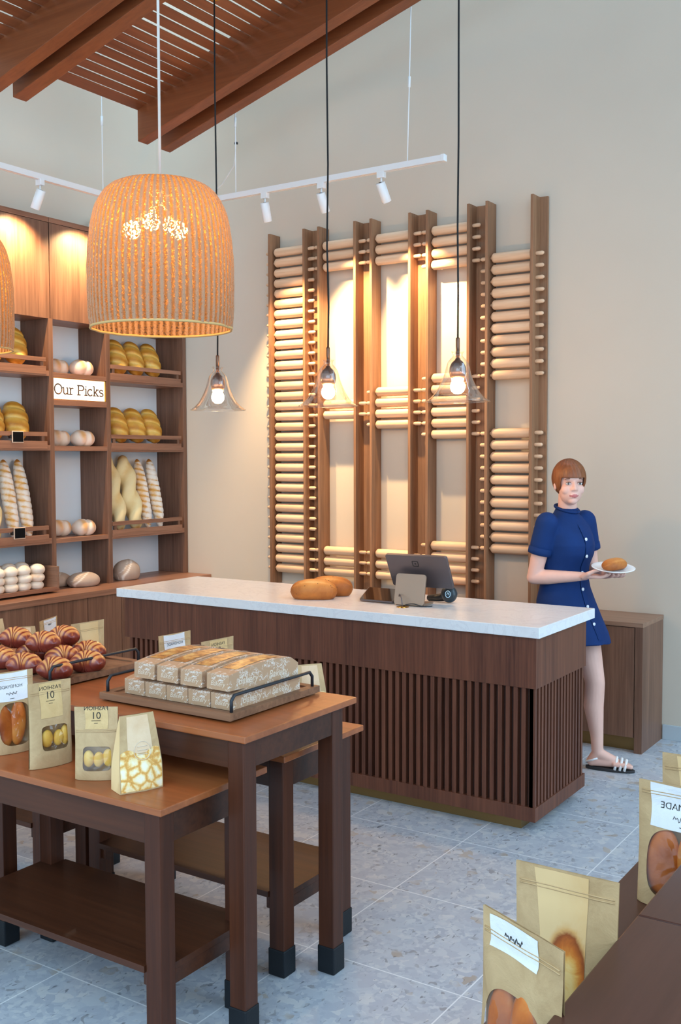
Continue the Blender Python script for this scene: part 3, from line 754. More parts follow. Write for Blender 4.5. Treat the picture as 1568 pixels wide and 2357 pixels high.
# ------------------------------------------------------------------ paper pouches
def superell(a, rw, rh, p):
    c, s = math.cos(a), math.sin(a)
    r = 1/((abs(c)/rw)**p + (abs(s)/rh)**p)**(1/p)
    return r*c, r*s
def pouch(label, loc, rz, w, h, d, win=None, prints=(), labels=(), seed=0, tilt=0, sheet='kraft', group='kraft paper pouches', inside=None, mirror_text=True, zipv=.86):
    t = thing('paper_pouch', label, 'paper bag', loc, (tilt,0,rz), group)
    rnd = Vector((seed*7.3, seed*3.1, seed*1.7))
    def th(u, v):
        g = max(0, 1-v/.82)**.75 if v < .82 else 0
        return .0012 + d/2*math.sqrt(max(0,1-u*u*.985))*g*(1-.25*max(0,.15-v)/.15)
    def Sf(u, v, side=1, off=0):
        x = u*w/2*(1-.03*(1-abs(2*v-1)))
        y = -side*(th(u,v)+off)
        nz = mnoise.noise(Vector((x*16, v*h*16, side*5))+rnd)*.0022 + mnoise.noise(Vector((x*45, v*h*30, side*9))+rnd)*.0007
        z = v*h + (.010*(1-abs(u))*0)
        yy = y - side*nz*(1 if abs(u) < .97 else .3)
        return (x, yy, max(z, .0005))
    # front sheet with opening
    m = MB()
    angs = sorted(set([2*PI*k/96 for k in range(96)]))
    if win:
        cu, cv, ru, rv, p = win
        asp = (w/2)/h
        def ray(a):
            c, s = math.cos(a), math.sin(a)
            ts = []
            if c > 1e-9: ts.append((1-cu)/c)
            if c < -1e-9: ts.append((-1-cu)/c)
            if s > 1e-9: ts.append((1-cv)/s)
            if s < -1e-9: ts.append((0-cv)/s)
            return min(ts)
        corner = [math.atan2(b-cv, a-cu) % (2*PI) for a, b in ((1,1),(-1,1),(-1,0),(1,0))]
        angs = sorted(angs+corner); K = len(angs); NR = 12
        vs = []
        for j in range(NR+1):
            for a in angs:
                iu, iv = superell(a, ru, rv, p); R = ray(a); q = j/NR
                ou, ov = R*math.cos(a), R*math.sin(a)
                vs.append(Sf(cu+iu+(ou-iu)*q, cv+iv+(ov-iv)*q))
        fs = [(j*K+k, j*K+(k+1)%K, (j+1)*K+(k+1)%K, (j+1)*K+k) for j in range(NR) for k in range(K)]
        m.add(vs, fs, True)
        f = MB(); vs = []; NF = 8
        for j in range(NF+1):
            for a in angs:
                iu, iv = superell(a, ru, rv, p); q = j/NF
                P = Vector(Sf(cu+iu*q, cv+iv*q)); 
                P.y += .0006 - mnoise.noise(Vector((P.x*60,P.z*60,seed)))*.0035*(1-q**4)
                vs.append(P)
        f.add(vs, [(j*K+k, j*K+(k+1)%K, (j+1)*K+(k+1)%K, (j+1)*K+k) for j in range(NF) for k in range(K)], True)
        f.build('window_film', M['film'], t)
    else: m.grid(lambda a, b: Sf(2*a-1, b), 24, 30)
    m.grid(lambda a, b: Sf(2*a-1, b, -1), 20, 26, flip=True)
    m.add([Sf(2*k/20-1, 0) for k in range(21)]+[Sf(1-2*k/20, 0, -1) for k in range(21)], [tuple(range(41,-1,-1))])
    m.build('bag', M[sheet], t)
    if zipv:
        m = MB()
        for dv in (0,.022): m.tube([(lambda P: (P[0],P[1]-.0006,P[2]))(Sf(-.93+1.86*k/16, zipv+dv)) for k in range(17)], .0011, 6)
        m.build('zip_seal', M[sheet], t)
    for (u0, u1, v0, v1, mat) in prints:
        m = MB(); bd = []
        nu, nv = 18, 26
        for j in range(nv+1):
            for i in range(nu+1):
                a, b = i/nu, j/nv
                bd.append(max(.06*a, min(1, 1.25*(1-math.hypot((a-.60)/.50,(b-.26)/.38))+.12)) if mat == 'print' and math.hypot((a-.60)/.50,(b-.26)/.38) < 1.08 else .05*a)
        m.grid(lambda a, b: (lambda P: (P[0],P[1]-.0009,P[2]))(Sf(u0+(u1-u0)*(a+.10*math.sin(b*4)*(1-a)*(mat=='print')), v0+(v1-v0)*b)), nu, nv, band=bd)
        m.build('printed_panel', M[mat], t)
    for (u0, u1, v0, v1, mat, wv) in labels:
        m = MB(); m.grid(lambda a, b: (lambda P: (P[0],P[1]-.0012,P[2]))(Sf(u0+(u1-u0)*a+.02*math.sin(b*5), v0+(v1-v0)*b+wv*(a-.5)**2)), 14, 12)
        m.build('label_sticker', M[mat], t)
    def letters(items):
        m = MB(); sg = -1 if mirror_text else 1
        for body, cu_, cv_, size in items:
            if body == '~':
                pts = [(-.5+i/24, .25*math.sin(i*1.7)+.2*math.sin(i*.9+1)) for i in range(25)]
                m.tube([(lambda P: (P[0],P[1]-.0016,P[2]))(Sf(cu_+sg*p[0]*size*3.2/(w/2), cv_+p[1]*size/h)) for p in pts], .0007, 5)
            elif body == '_':
                m.tube([(lambda P: (P[0],P[1]-.0016,P[2]))(Sf(cu_+q*size/(w/2), cv_)) for q in (-1,-.5,0,.5,1)], .0007, 5)
            else:
                vs, fs = text2d(body, size)
                m.add([(lambda P: (P[0],P[1]-.0016,P[2]))(Sf(cu_+sg*v[0]/(w/2), cv_+v[1]/h)) for v in vs], fs if not mirror_text else [f[::-1] for f in fs])
        m.build('lettering', M['ink'], t)
    return t, Sf, letters
def put_inside(t, items, name, mat, cat, lab, group):
    Mt = Matrix.Translation(t.location) @ t.rotation_euler.to_matrix().to_4x4()
    for i, (x, y, z, rx, ry, rz_, rot) in enumerate(items):
        m = MB().ell((0,0,0), (rx,ry,rz_), Matrix.Rotation(rot,4,'Y'), 24, 16)
        # lengthwise crease
        bd = {}
        for k, v in enumerate(m.v):
            n_ = mnoise.noise(Vector(v)*30+Vector((i*3,0,0)))
            m.at[k] = .5+.5*n_
        o = m.build(name, M[mat], None); o.matrix_world = Mt @ Matrix.Translation((x,y,z))
        tag(o, lab[i], cat, group)
def mk(*a, **k):
    txt = k.pop('text', None)
    t, Sf, letters = pouch(*a, **k)
    if txt: letters(txt)
    return t

HT = [('HOMEMADE', 0, .80, .0135), ('~', 0, .735, .011), ('_', .0, .675, .007)]
FT = [('FASHION', 0, .905, .0165), ('01', 0, .80, .030), ('_', 0, .775, .014), ('_', 0, .745, .006)]
# front row on the low table
t = mk('paper pouch at the frame edge of the front row, white HOMEMADE label, long window', (-2.578,2.07,.6955), 1.30, .128,.25,.055,
       win=(0,.36,.80,.26,3.2), labels=[(-1,.72,.64,.985,'paperw',.06)], seed=1, text=[(b, c-.12, v, s) for b, c, v, s in HT], zipv=.90)
put_inside(t, [(-.03,0,.085,.027,.014,.068,-.10),(.012,-.002,.09,.026,.014,.07,.05)], 'bun', 'br_bagbun', 'bread',
   ['glazed long bun behind the window of the front pouch with white label, left one','glazed long bun behind the window of the front pouch with white label, right one'], 'buns in the white-labelled front pouch')
t = mk('tallest kraft pouch in the front row, mirrored FASHION 01 on its tan label', (-2.372,2.035,.6955), 1.30, .134,.25,.05,
       win=(.12,.345,.62,.145,7), labels=[(-.5,.55,.58,.985,'kraft2',0)], seed=2, text=FT)
put_inside(t, [(-.012,-.004,.082,.018,.012,.026,0),(.024,-.003,.08,.016,.011,.024,.1),(.046,0,.084,.014,.010,.03,0)], 'sponge_cake', 'br_madel', 'cake',
   ['yellow sponge finger at the window middle of the tall kraft pouch','yellow sponge finger beside the middle one in the tall kraft pouch','yellow sponge finger at the far window edge of the tall kraft pouch'], 'sponge fingers in the tall kraft pouch')
t = mk('short kraft pouch standing between the tall pouch and the block-bottom bread bag', (-2.162,2.02,.6955), .60, .122,.205,.05,
       win=(.06,.30,.66,.165,7), labels=[(-.5,.55,.70,.985,'kraft2',0)], seed=3, text=[('FASHION',0,.955,.0165),('01',0,.835,.028),('_',0,.81,.013),('_',0,.78,.005)], zipv=.66)
put_inside(t, [(-.022,-.004,.058,.016,.012,.024,0),(.006,-.003,.056,.015,.011,.022,.1),(.034,0,.06,.018,.011,.026,0)], 'sponge_cake', 'br_madel', 'cake',
   ['yellow sponge finger, first in the window of the short kraft pouch','yellow sponge finger, second in the window of the short kraft pouch','yellow sponge finger, third in the window of the short kraft pouch'], 'sponge fingers in the short kraft pouch')
# behind, on the lower back tables
mk('kraft pouch with white HOMEMADE label standing behind the printed boxes', (-2.63,2.853,.695), PI/2-.05, .165,.25,.05, labels=[(-.68,.62,.62,.985,'paperw',.04)], seed=4, text=[('HOMEMADE',0,.83,.015),('~',0,.76,.012)], zipv=.88)
mk('kraft pouch with mirrored FASHION 01 label standing behind the printed boxes', (-2.435,2.868,.695), PI/2-.08, .165,.245,.05, labels=[(-.5,.6,.6,.985,'kraft2',0)], seed=5, text=FT)
mk('kraft pouch with large bread photo print standing behind the croissant tray', (-3.11,2.868,.695), PI/2-.06, .165,.25,.05, prints=[(-.42,.62,.02,.985,'print')], seed=6)
mk('narrow kraft pouch with white label turned edgeways behind the croissants', (-3.31,2.84,.695), PI/2+.42, .16,.25,.05, win=(.1,.26,.5,.2,3), labels=[(-.55,.85,.78,.985,'paperw',.03)], seed=7, text=[('~',.1,.9,.008)], zipv=.92)
# right-hand foreground
t = mk('tilted kraft pouch nearest the camera with handwritten white label and window', (-.572,1.325,.6955), -.455, .172,.245,.06,
       win=(-.05,.30,.78,.30,2.6), labels=[(-.78,.42,.80,.985,'paperw',-.05)], seed=8, text=[('~',-.16,.90,.012)], zipv=.86)
put_inside(t, [(-.04,0,.075,.030,.018,.075,.06),(.018,-.004,.08,.034,.018,.08,-.05)], 'bun', 'br_bagbun', 'bread',
   ['glazed bun behind film in the tilted pouch, one nearer its side edge','glazed bun behind film in the tilted pouch, one by the bag middle'], 'buns in the tilted pouch')
mk('wide kraft pouch with large bread photo print behind the tilted pouch', (-.592,1.545,.6955), 0.0, .172,.245,.05, prints=[(-.55,.44,.02,.985,'print')], seed=9)
t = mk('kraft pouch with white HOMEMADE label cut by the frame edge, on the far strip', (-.552,2.06,.6955), -.05, .172,.25,.06,
       win=(.05,.36,.80,.28,3.2), labels=[(-.70,.9,.64,.985,'paperw',.04)], seed=10, text=[('HOMEMADE',.12,.80,.0185),('~',.12,.735,.015),('_',.12,.675,.01)], zipv=.90)
put_inside(t, [(-.035,0,.09,.034,.016,.07,.1),(.03,-.002,.092,.036,.016,.072,-.08)], 'bun', 'br_bagbun', 'bread',
   ['orange glazed bun in the window of the frame-edge pouch, outer one','orange glazed bun in the window of the frame-edge pouch, inner one'], 'buns in the frame-edge pouch')
mk('kraft pouch with photo print peeking above the white-labelled one at the frame edge', (-.567,2.28,.6955), 0.02, .172,.25,.05, prints=[(-.55,.5,.02,.985,'print')], seed=11)
# block-bottom bread bags
def block_bag(label, loc, rz, w=.122, h=.20, d=.06, seed=0, printed=True):
    t = thing('bread_bag', label, 'paper bag', loc, (0,0,rz), 'block-bottom bread bags')
    hw = lambda v: w/2*(1-.22*max(0,v-.35)/.65) ; hd = lambda v: d/2*(1-v**1.6)+.0015
    R = Vector((seed*3.3,seed,0))
    def F(u, v, off=0):
        x = u*hw(v); z = v*h
        n = mnoise.noise(Vector((x*22,z*18,1))+R)*.003
        return (x, -hd(v)-.006*(1-u*u)*(1-v)-n*(1-abs(u)**6)-off - .02*v*0, z)
    def B(u, v): return (u*hw(v), hd(v)+.006*(1-u*u)*(1-v), v*h)
    m = MB(); m.grid(lambda a,b: F(2*a-1,b), 14, 22).grid(lambda a,b: B(2*a-1,b), 8, 16, flip=True)
    m.add([F(-1,0),F(1,0),B(1,0),B(-1,0)], [(3,2,1,0)])
    m.build('bag', M['kraft'], t)
    for s in (-1,1):
        def G(a, b):
            f, k = Vector(F(s,b)), Vector(B(s,b)); p = f.lerp(k, a)
            p.x -= s*(.020*math.sin(PI*b)**.7)*(1-abs(2*a-1)); return p
        m = MB(); m.grid(G, 8, 18, flip=s<0); m.build('side_gusset', M['print' if printed else 'kraft'], t)
        me = m
    if printed:
        m = MB(); m.grid(lambda a,b: F(-.96+1.92*a,.02+.50*b+.04*math.sin(a*9)*b,.0008), 14, 14); m.build('printed_panel', M['rollprint'], t)
        m = MB(); m.grid(lambda a,b: F(-.62+1.24*a,.50+.48*b,.0006), 10, 12); m.build('printed_band', M['blush'], t)
        m = MB(); m.tube([F(.1+.42*math.cos(q*PI/12),.53+.12*math.sin(q*PI/12),.0016) for q in range(25)], .0008, 5)
        for r_ in (-.12,.02,.14): m.tube([F(.1-.24+.48*q/6,.53+r_*.4,.0016) for q in range(7)], .001, 5)
        m.build('emblem', M['inkw'], t)
    return t
block_bag('printed block-bottom bread bag closing the front row, white emblem over rolls', (-2.008,2.022,.6955), 1.20, .126,.205,.058,1)
block_bag('pinched block-bottom bread bag beyond the box tray, lit pale', (-2.005,2.835,.695), .95, .115,.205,.07,2)
block_bag('pinched block-bottom bread bag behind the croissant tray handle', (-3.455,2.83,.695), .95, .125,.205,.07,3)
block_bag('pinched block-bottom bread bag cut by the frame edge behind the croissants', (-3.62,2.80,.695), 1.2, .125,.225,.07,4)
# ------------------------------------------------------------------ breads
def loaf_mesh(L, rw, rh, nt, na, fn, p=2.4, q=2.0, flat=None, bend=None, seed=0):
    m = MB(); vs = []; bd = []; fs = []
    for i in range(nt+1):
        t = i/nt; tt = .004+.992*t
        e = (1-abs(2*tt-1)**p)**(1/q)
        for k in range(na):
            a = 2*PI*k/na
            d, b = fn(tt, a)
            nz = mnoise.noise(Vector((tt*L*22, math.cos(a)*1.5, math.sin(a)*1.5+seed*5)))*.05
            y = rw*e*math.cos(a)*(1+d+nz); z = rh*e*math.sin(a)*(1+d+nz)
            if flat is not None and z < flat: z = flat+(z-flat)*.12
            x = L*(tt-.5)
            P = Vector((x,y,z))
            if bend: P = bend(P)
            vs.append(P); bd.append(b)
    for i in range(nt):
        for k in range(na):
            k2 = (k+1) % na
            fs.append((i*na+k, i*na+k2, (i+1)*na+k2, (i+1)*na+k))
    fs.append(tuple(range(na-1,-1,-1))); fs.append(tuple(nt*na+k for k in range(na)))
    m.add(vs, fs, True, 0, bd); return m
def saw(x): return x-math.floor(x)
def f_twist(t, a):
    ph = saw(3.7*t + a/(2*PI)*1.0); g = math.sin(PI*ph)**.6
    return .20*(g-.75), .85*(1-ph)+.12 if ph > .25 else .05+2.6*ph
def f_pale(t, a):
    c = math.cos(2*(a-2.6*PI*t)); return .20*c, .45-.25*c+(.45 if t > .93 or t < .03 else 0)
def f_bag(t, a):
    ph = saw(13*t + .35*math.sin(a)); g = math.sin(PI*ph)**.5
    return .13*(g-.8), .0+.95*min(1,g*1.02)*(1-.6*max(0,math.cos(a-.4))**2)*(1-.5*max(0,math.cos(a+PI-.9))**3)-(.45 if t > .95 else 0)
def f_bun(t, a):
    s = (t-.52-.10*math.sin(a+.4))/.07; g = math.exp(-s*s)
    lob = math.exp(-((t-.3)/.14)**2)+math.exp(-((t-.75)/.12)**2)
    return -.12*g, .25+.55*lob*max(0,math.cos(a-PI/2-.9))-.2*g
def f_flour(t, a):
    s = (t-.5-.42*math.cos(a-.5))/.035; s2 = (t-.32-.42*math.cos(a-.5))/.03
    g = math.exp(-s*s)+.7*math.exp(-s2*s2)
    return -.03*g, .2+.75*min(1,g)+.35*max(0,-math.sin(a-.9))
def f_crois(t, a):
    ph = saw(5.5*(t-.5)+.25*math.cos(a)+.5); g = math.sin(PI*ph)**.5; s = .5+.5*math.sin(2*PI*ph+13*(t-.5)); up = max(0,min(1,(math.sin(a)+.15)*1.6))
    return .10*(g-.8), .84-.78*min(1,s*1.35)*up*max(0,1-(2.1*(t-.5))**4)
def f_seed(t, a):
    g = math.exp(-((math.cos(a-.9)*.9-.05-.25*math.sin(3*t))/.10)**2)*(math.sin(a) > .1); return -.06*g, .2+.5*math.sin(PI*t)*max(0,math.sin(a))+.3*g
def lean(bottom, top, L, roll=0):
    b, tp = Vector(bottom), Vector(top); d = (tp-b).normalized(); c = b+d*L/2
    q = d.to_track_quat('X','Z')
    return c, (q @ Matrix.Rotation(roll,3,'X').to_quaternion()).to_euler()
def place_breads(name, mesh_fn, mat, cat, group, spots):
    first = None
    for loc, rot, lab in spots:
        if first is None:
            first = mesh_fn().build(name, M[mat], None); first.location = loc; first.rotation_euler = rot; tag(first, lab, cat, group)
        else: dup(first, loc, rot, lab)
def spots_lean(L, rows, roll=0):
    return [(*lean(b, t, L, roll+random.uniform(-.25,.25)), lab) for b, t, lab in rows]
rows = []
for zt_, nm in ((2.152,'top'),(1.675,'middle')):
    for j, (yb, yt) in enumerate(((5.235,5.285),(5.405,5.455),(5.575,5.625))):
        rows.append(((-5.31,yb,zt_+.035),(-5.44,yt,zt_+.265),f'golden twist loaf, {ORD[j]} of three on the {nm} shelf of the column by the corner'))
for zt_, nm in ((2.156,'top'),(1.681,'middle')):
    for j, (yb, yt) in enumerate(((4.16,4.22),(4.345,4.405),)):
        rows.append(((-5.31,yb,zt_+.035),(-5.44,yt,zt_+.265),f'golden twist loaf on the {nm} shelf of the frame-edge column, {("outer","inner")[j]} one'))
place_breads('twist_loaf', lambda: loaf_mesh(.285,.082,.060,46,30,f_twist,2.6,2.1), 'br_twist', 'bread', 'golden twist loaves on the shelves', spots_lean(.285, rows, .2))
rows = [((-5.29,5.20,1.09),(-5.455,5.225,1.62),'long pale twisted loaf leaning on the shelf upright, half hidden'),((-5.29,5.36,1.09),(-5.455,5.375,1.63),'long pale twisted loaf leaning between its twin and the ribbed baguettes'),
        ((-5.29,4.135,1.09),(-5.455,4.16,1.60),'long pale twisted loaf cut by the frame edge beside ribbed baguettes')]
place_breads('long_twist', lambda: loaf_mesh(.55,.064,.050,60,28,f_pale,5,2), 'br_pale', 'bread', 'long pale twisted loaves', spots_lean(.55, rows))
rows = [((-5.29,5.478,1.085),(-5.45,5.525,1.60),'ribbed floury baguette next to the pale twisted loaf'),((-5.29,5.602,1.085),(-5.45,5.648,1.60),'ribbed floury baguette nearest the room corner'),
        ((-5.29,4.285,1.09),(-5.45,4.335,1.57),'ribbed floury baguette behind the lower chalkboard tag, outer one'),((-5.29,4.40,1.09),(-5.45,4.445,1.575),'ribbed floury baguette just inside the shelf upright, above the lower chalkboard tag')]
place_breads('ribbed_baguette', lambda: loaf_mesh(.53,.051,.042,90,24,f_bag,3.0,1.9), 'br_bag', 'bread', 'ribbed floury baguettes', spots_lean(.53, rows, .6))
rows = []
for zt_, nm in ((2.149,'above the lit sign'),(1.676,'below the lit sign'),(1.073,'low in the sign column')):
    for j, y in enumerate((4.90,4.762)):
        rows.append((((-5.335,-5.42)[j],y,zt_+.052),(.05,0,PI/2+random.uniform(-.12,.05)),f'floury split bun on the shelf {nm}, {("inner","outer")[j]} one of the pair'))
place_breads('split_bun', lambda: loaf_mesh(.172,.066,.060,34,28,f_bun,2.3,2.2,-.052), 'br_bun', 'bread', 'floury split buns in the sign column', rows)
rows = [((-5.27,4.83,.737+.036),(0,0,PI/2-.15),'grey floured loaf with a pale slash, on the ledge below the sign column'),((-5.415,4.715,.737+.036),(0,0,PI/2+.05),'smaller visible half of a grey floured loaf beside the round roll bin'),((-5.30,5.26,.737+.036),(0,0,PI/2+.12),'tall grey floured loaf on the ledge close to the counter end')]
place_breads('floured_loaf', lambda: loaf_mesh(.235,.085,.060,40,40,f_flour,2.2,2.0,-.034), 'br_flour', 'bread', 'grey floured loaves on the ledge', rows)
bpy.data.objects['floured_loaf.002'].scale = (.92,1,1.5); bpy.data.objects['floured_loaf.002'].location.z = .737+.053
# bin of rolls
t = thing('bread_bin', 'open walnut bin of small white rolls standing on the ledge', 'bin', (-5.32,4.1,.737))
BY0, BY1 = 3.83, 4.515
W(MB().box(-5.49,-5.15,BY0,BY1,.75,.768), 'bottom', M['shelf_y'], .001)
W(MB().box(-5.49,-5.472,BY0,BY1,.768,.905), 'back', M['shelf_y'], .001)
for a, b in ((BY0,BY0+.018),(BY1-.018,BY1)): W(MB().box(-5.472,-5.15,a,b,.768,.905), 'side', M['shelf_x'], .001)
W(MB().box(-5.162,-5.15,BY0+.018,BY1-.018,.768,.775), 'front_lip', M['shelf_y'])
for y in (3.9,4.44):
    for x in (-5.45,-5.2): W(MB().lathe([(0,.737),(.014,.737),(.014,.75)], 12, Matrix.Translation((x,y,0))), 'foot', M['black'])
rows = []
for r_, x in enumerate((-5.24,-5.36)):
    for c_ in range(5):
        for h_ in range(3):
            if r_ == 1 and c_ > 3: continue
            y = 4.405-.103*c_ - (.02 if r_ else 0)
            rows.append(((x+random.uniform(-.006,.006),y+random.uniform(-.004,.004),.768+.0235+.0495*h_ + (.006 if r_ else 0)),(random.uniform(-.05,.05),random.uniform(-.05,.05),random.uniform(0,6)),
              f'small white roll in the bin, {("front","back")[r_]} row, {ORD[c_]} stack from the shelf upright, {("bottom","middle","top")[h_]}'))
place_breads('white_roll', lambda: loaf_mesh(.100,.050,.036,22,24,lambda t,a:(0,.3+.4*max(0,math.sin(a))),2.1,2.1,-.0235), 'br_roll', 'bread', 'small white rolls in the bin', rows)
# croissants
def bendc(P):
    R = .050; a = P.x/R*.80; r = R+P.y
    return Vector((r*math.sin(a), -(R-r*math.cos(a))*-1*-1+0, P.z)) if False else Vector((r*math.sin(a), r*math.cos(a)-R, P.z))
rows = []
cs = [(-2.648,2.44,0,.5,'alone by the wire handle, end of the lower layer'),(-2.655,2.305,0,.35,'lower layer, under the wire handle and behind the tall pouch'),
      (-2.80,2.30,0,.5,'lower layer, partly behind the white-labelled pouch'),(-2.80,2.46,0,.9,'lower layer, middle of the heap'),(-2.95,2.32,0,.4,'lower layer, by the frame edge in front'),
      (-2.96,2.47,0,.6,'lower layer, deep in the heap near the frame edge'),(-2.79,2.58,0,.5,'lower layer, far side facing the bread wall'),(-2.95,2.60,0,.3,'lower layer, far corner of the tray'),
      (-2.862,2.435,1,.5,'on top of the heap, nearest the free tray space'),(-3.015,2.44,1,.55,'on top of the heap, close to the frame edge'),(-2.90,2.56,1,.3,'on top of the heap, far side'),(-3.03,2.30,0,.5,'lower layer, at the cut frame edge')]
for x, y, h_, rz, lab in cs:
    rows.append(((x,y,.8735+.030+.048*h_),(random.uniform(-.06,.06),random.uniform(-.06,.06),rz+random.uniform(-.1,.1)),'dark glazed croissant '+lab))
place_breads('croissant', lambda: loaf_mesh(.165,.049,.042,72,28,f_crois,2.0,1.15,-.030,bendc), 'br_crois', 'croissant', 'croissants heaped on the tray', rows)
# seeded loaves on the counter
def seeded(label, loc, rz, seed):
    m = loaf_mesh(.235,.062,.060,40,32,f_seed,2.6,2.2,-.040,None,seed)
    o = m.build('seeded_loaf', M['br_seed'], None); o.location = loc; o.rotation_euler = (0,0,rz); tag(o, label, 'bread', 'seeded loaves on the counter')
    s = MB(); rr = random.Random(seed)
    for i in range(26):
        v = Vector(rr.choice(m.v))
        if v.z > -.01: s.ell(v, (.0028,.0018,.0016), Matrix.Rotation(rr.uniform(0,3),4,'Z'), 6, 4)
    so = s.build('seeds', M['seed'], o); so['kind'] = 'stuff'
    return o
seeded('crusty seeded loaf on the counter, the front one of two', (-2.962,4.235,.929), .52, 1)
seeded('crusty seeded loaf on the counter, the rear one of two', (-2.965,4.385,.929), .42, 2)

# ------------------------------------------------------------------ counter electronics
ZC = .889
t = thing('payment_terminal', 'grey point-of-sale screen on a taupe stand, its back with square emblem toward us', 'payment terminal', (-2.435,4.285,ZC), (0,0,.09))
def rrect(w, h, r, n=6):
    pts = []
    for cx, cy, a0 in ((w/2-r,h/2-r,0),(-w/2+r,h/2-r,90),(-w/2+r,-h/2+r,180),(w/2-r,-h/2+r,270)):
        pts += [(cx+r*math.cos(math.radians(a0+90*i/n)), cy+r*math.sin(math.radians(a0+90*i/n))) for i in range(n+1)]
    return pts
Mt = Matrix.Translation((0,0,.077)) @ Matrix.Rotation(-.22,4,'X')
MB().prism(rrect(.155,.150,.014), -.006, .006, 'y', Mt).build('stand', M['posl'], t, .001)
MB().box(-.075,.075,-.008,.10,0,.012).build('stand_base', M['posl'], t, .003)
MB().box(-.069,.069,-.010,.0,.026,.0275).build('seam', M['black'], t)
Ms = Matrix.Translation((.028,.046,.164)) @ Matrix.Rotation(.55,4,'X')
sc = MB().prism(rrect(.318,.188,.012), -.008, .008, 'y', Ms).build('screen', M['pos'], t, .002)
MB().prism(rrect(.306,.176,.008), .008, .0095, 'y', Ms).build('glass_front', M['blackgloss'], sc)
def ring(w0, w1, r0, r1, y0, y1, Mx):
    a = rrect(w0,w0,r0); b = rrect(w1,w1,r1); n = len(a); m = MB()
    vs = [Mx @ Vector((p[0],y0,p[1])) for p in a]+[Mx @ Vector((p[0],y0,p[1])) for p in b]
    m.add(vs, [(i,(i+1)%n,n+(i+1)%n,n+i) for i in range(n)]); return m
Ml = Ms @ Matrix.Translation((-.008,0,.048))
em = ring(.034,.0235,.006,.003,-.0086,0,Ml)
em.add([Ml @ Vector((x,-.0086,z)) for x, z in rrect(.009,.009,.0012)], [tuple(range(28))])
em.build('emblem', M['black'], t)
t = thing('tablet', 'tilted tablet with glossy black screen lying beside the payment terminal', 'tablet', (-2.62,4.27,ZC))
Mq = Matrix(((.998,-.34,0,0),(.02,.93,-.12,0),(0,.13,.99,.004),(0,0,0,1)))
MB().prism(rrect(.19,.235,.012), 0, .008, 'z', Mq @ Matrix.Translation((0,.125,0))).build('casing', M['pos'], t, .001)
MB().prism(rrect(.182,.227,.008), .008, .0088, 'z', Mq @ Matrix.Translation((0,.125,0))).build('screen', M['blackgloss'], t)
MB().box(-.03,.09,.10,.20,0,.012).build('stand_foot', M['black'], t)
t = thing('barcode_scanner', 'small dark hand scanner with pale blue emblem beside the payment terminal', 'scanner', (-2.318,4.46,ZC))
MB().ell((0,0,.045),(.042,.034,.043)).build('head', M['scan'], t)
MB().tube([(-.02,.01,.03),(-.07,.02,.02),(-.13,.03,.014)], [.022,.018,.014], 12).build('grip', M['black'], t)
Me = Matrix.Translation((.010,-.0325,.048)) @ Matrix.Rotation(.45,4,'Z') @ Matrix.Rotation(-.1,4,'X')
m = MB().tube([Me @ Vector((.012*math.cos(k*PI/10),-.001,.016*math.sin(k*PI/10))) for k in range(21)], .0016, 6)
m.tube([Me @ Vector((-.006,-.002,-.004)), Me @ Vector((.0,-.002,.008)), Me @ Vector((.006,-.002,-.004))], .0018, 6)
m.build('emblem', M['scanl'], t)
t = thing('cable_grommet', 'round gold cable grommet set in the white worktop', 'grommet', (-2.442,4.225,ZC))
MB().lathe([(0,.001),(.02,.001),(.022,.003),(.029,.003),(.031,0)], 28).build('ring', M['gold'], t)
for i, (pts, lab) in enumerate((([(-2.445,4.226,.893),(-2.452,4.23,.93),(-2.475,4.25,.945),(-2.50,4.29,.915),(-2.52,4.33,.90)],'thin grey cable rising from the gold grommet to the tablet'),
                 ([(-2.437,4.226,.893),(-2.42,4.22,.903),(-2.39,4.24,.906),(-2.36,4.27,.893),(-2.33,4.31,.892)],'thin black cable from the gold grommet along the terminal stand'))):
    # smooth
    P = [Vector(p) for p in pts]; Q = []
    for k in range(len(P)-1):
        p0 = P[max(0,k-1)]; p1 = P[k]; p2 = P[k+1]; p3 = P[min(len(P)-1,k+2)]
        for s in range(6):
            u = s/6; Q.append(.5*((2*p1)+(p2-p0)*u+(2*p0-5*p1+4*p2-p3)*u*u+(3*p1-p0-3*p2+p3)*u**3))
    Q.append(P[-1])
    tag(MB().tube(Q, .0026, 8).build('cable', M['pos'] if i == 0 else M['black'], None), lab, 'cable')

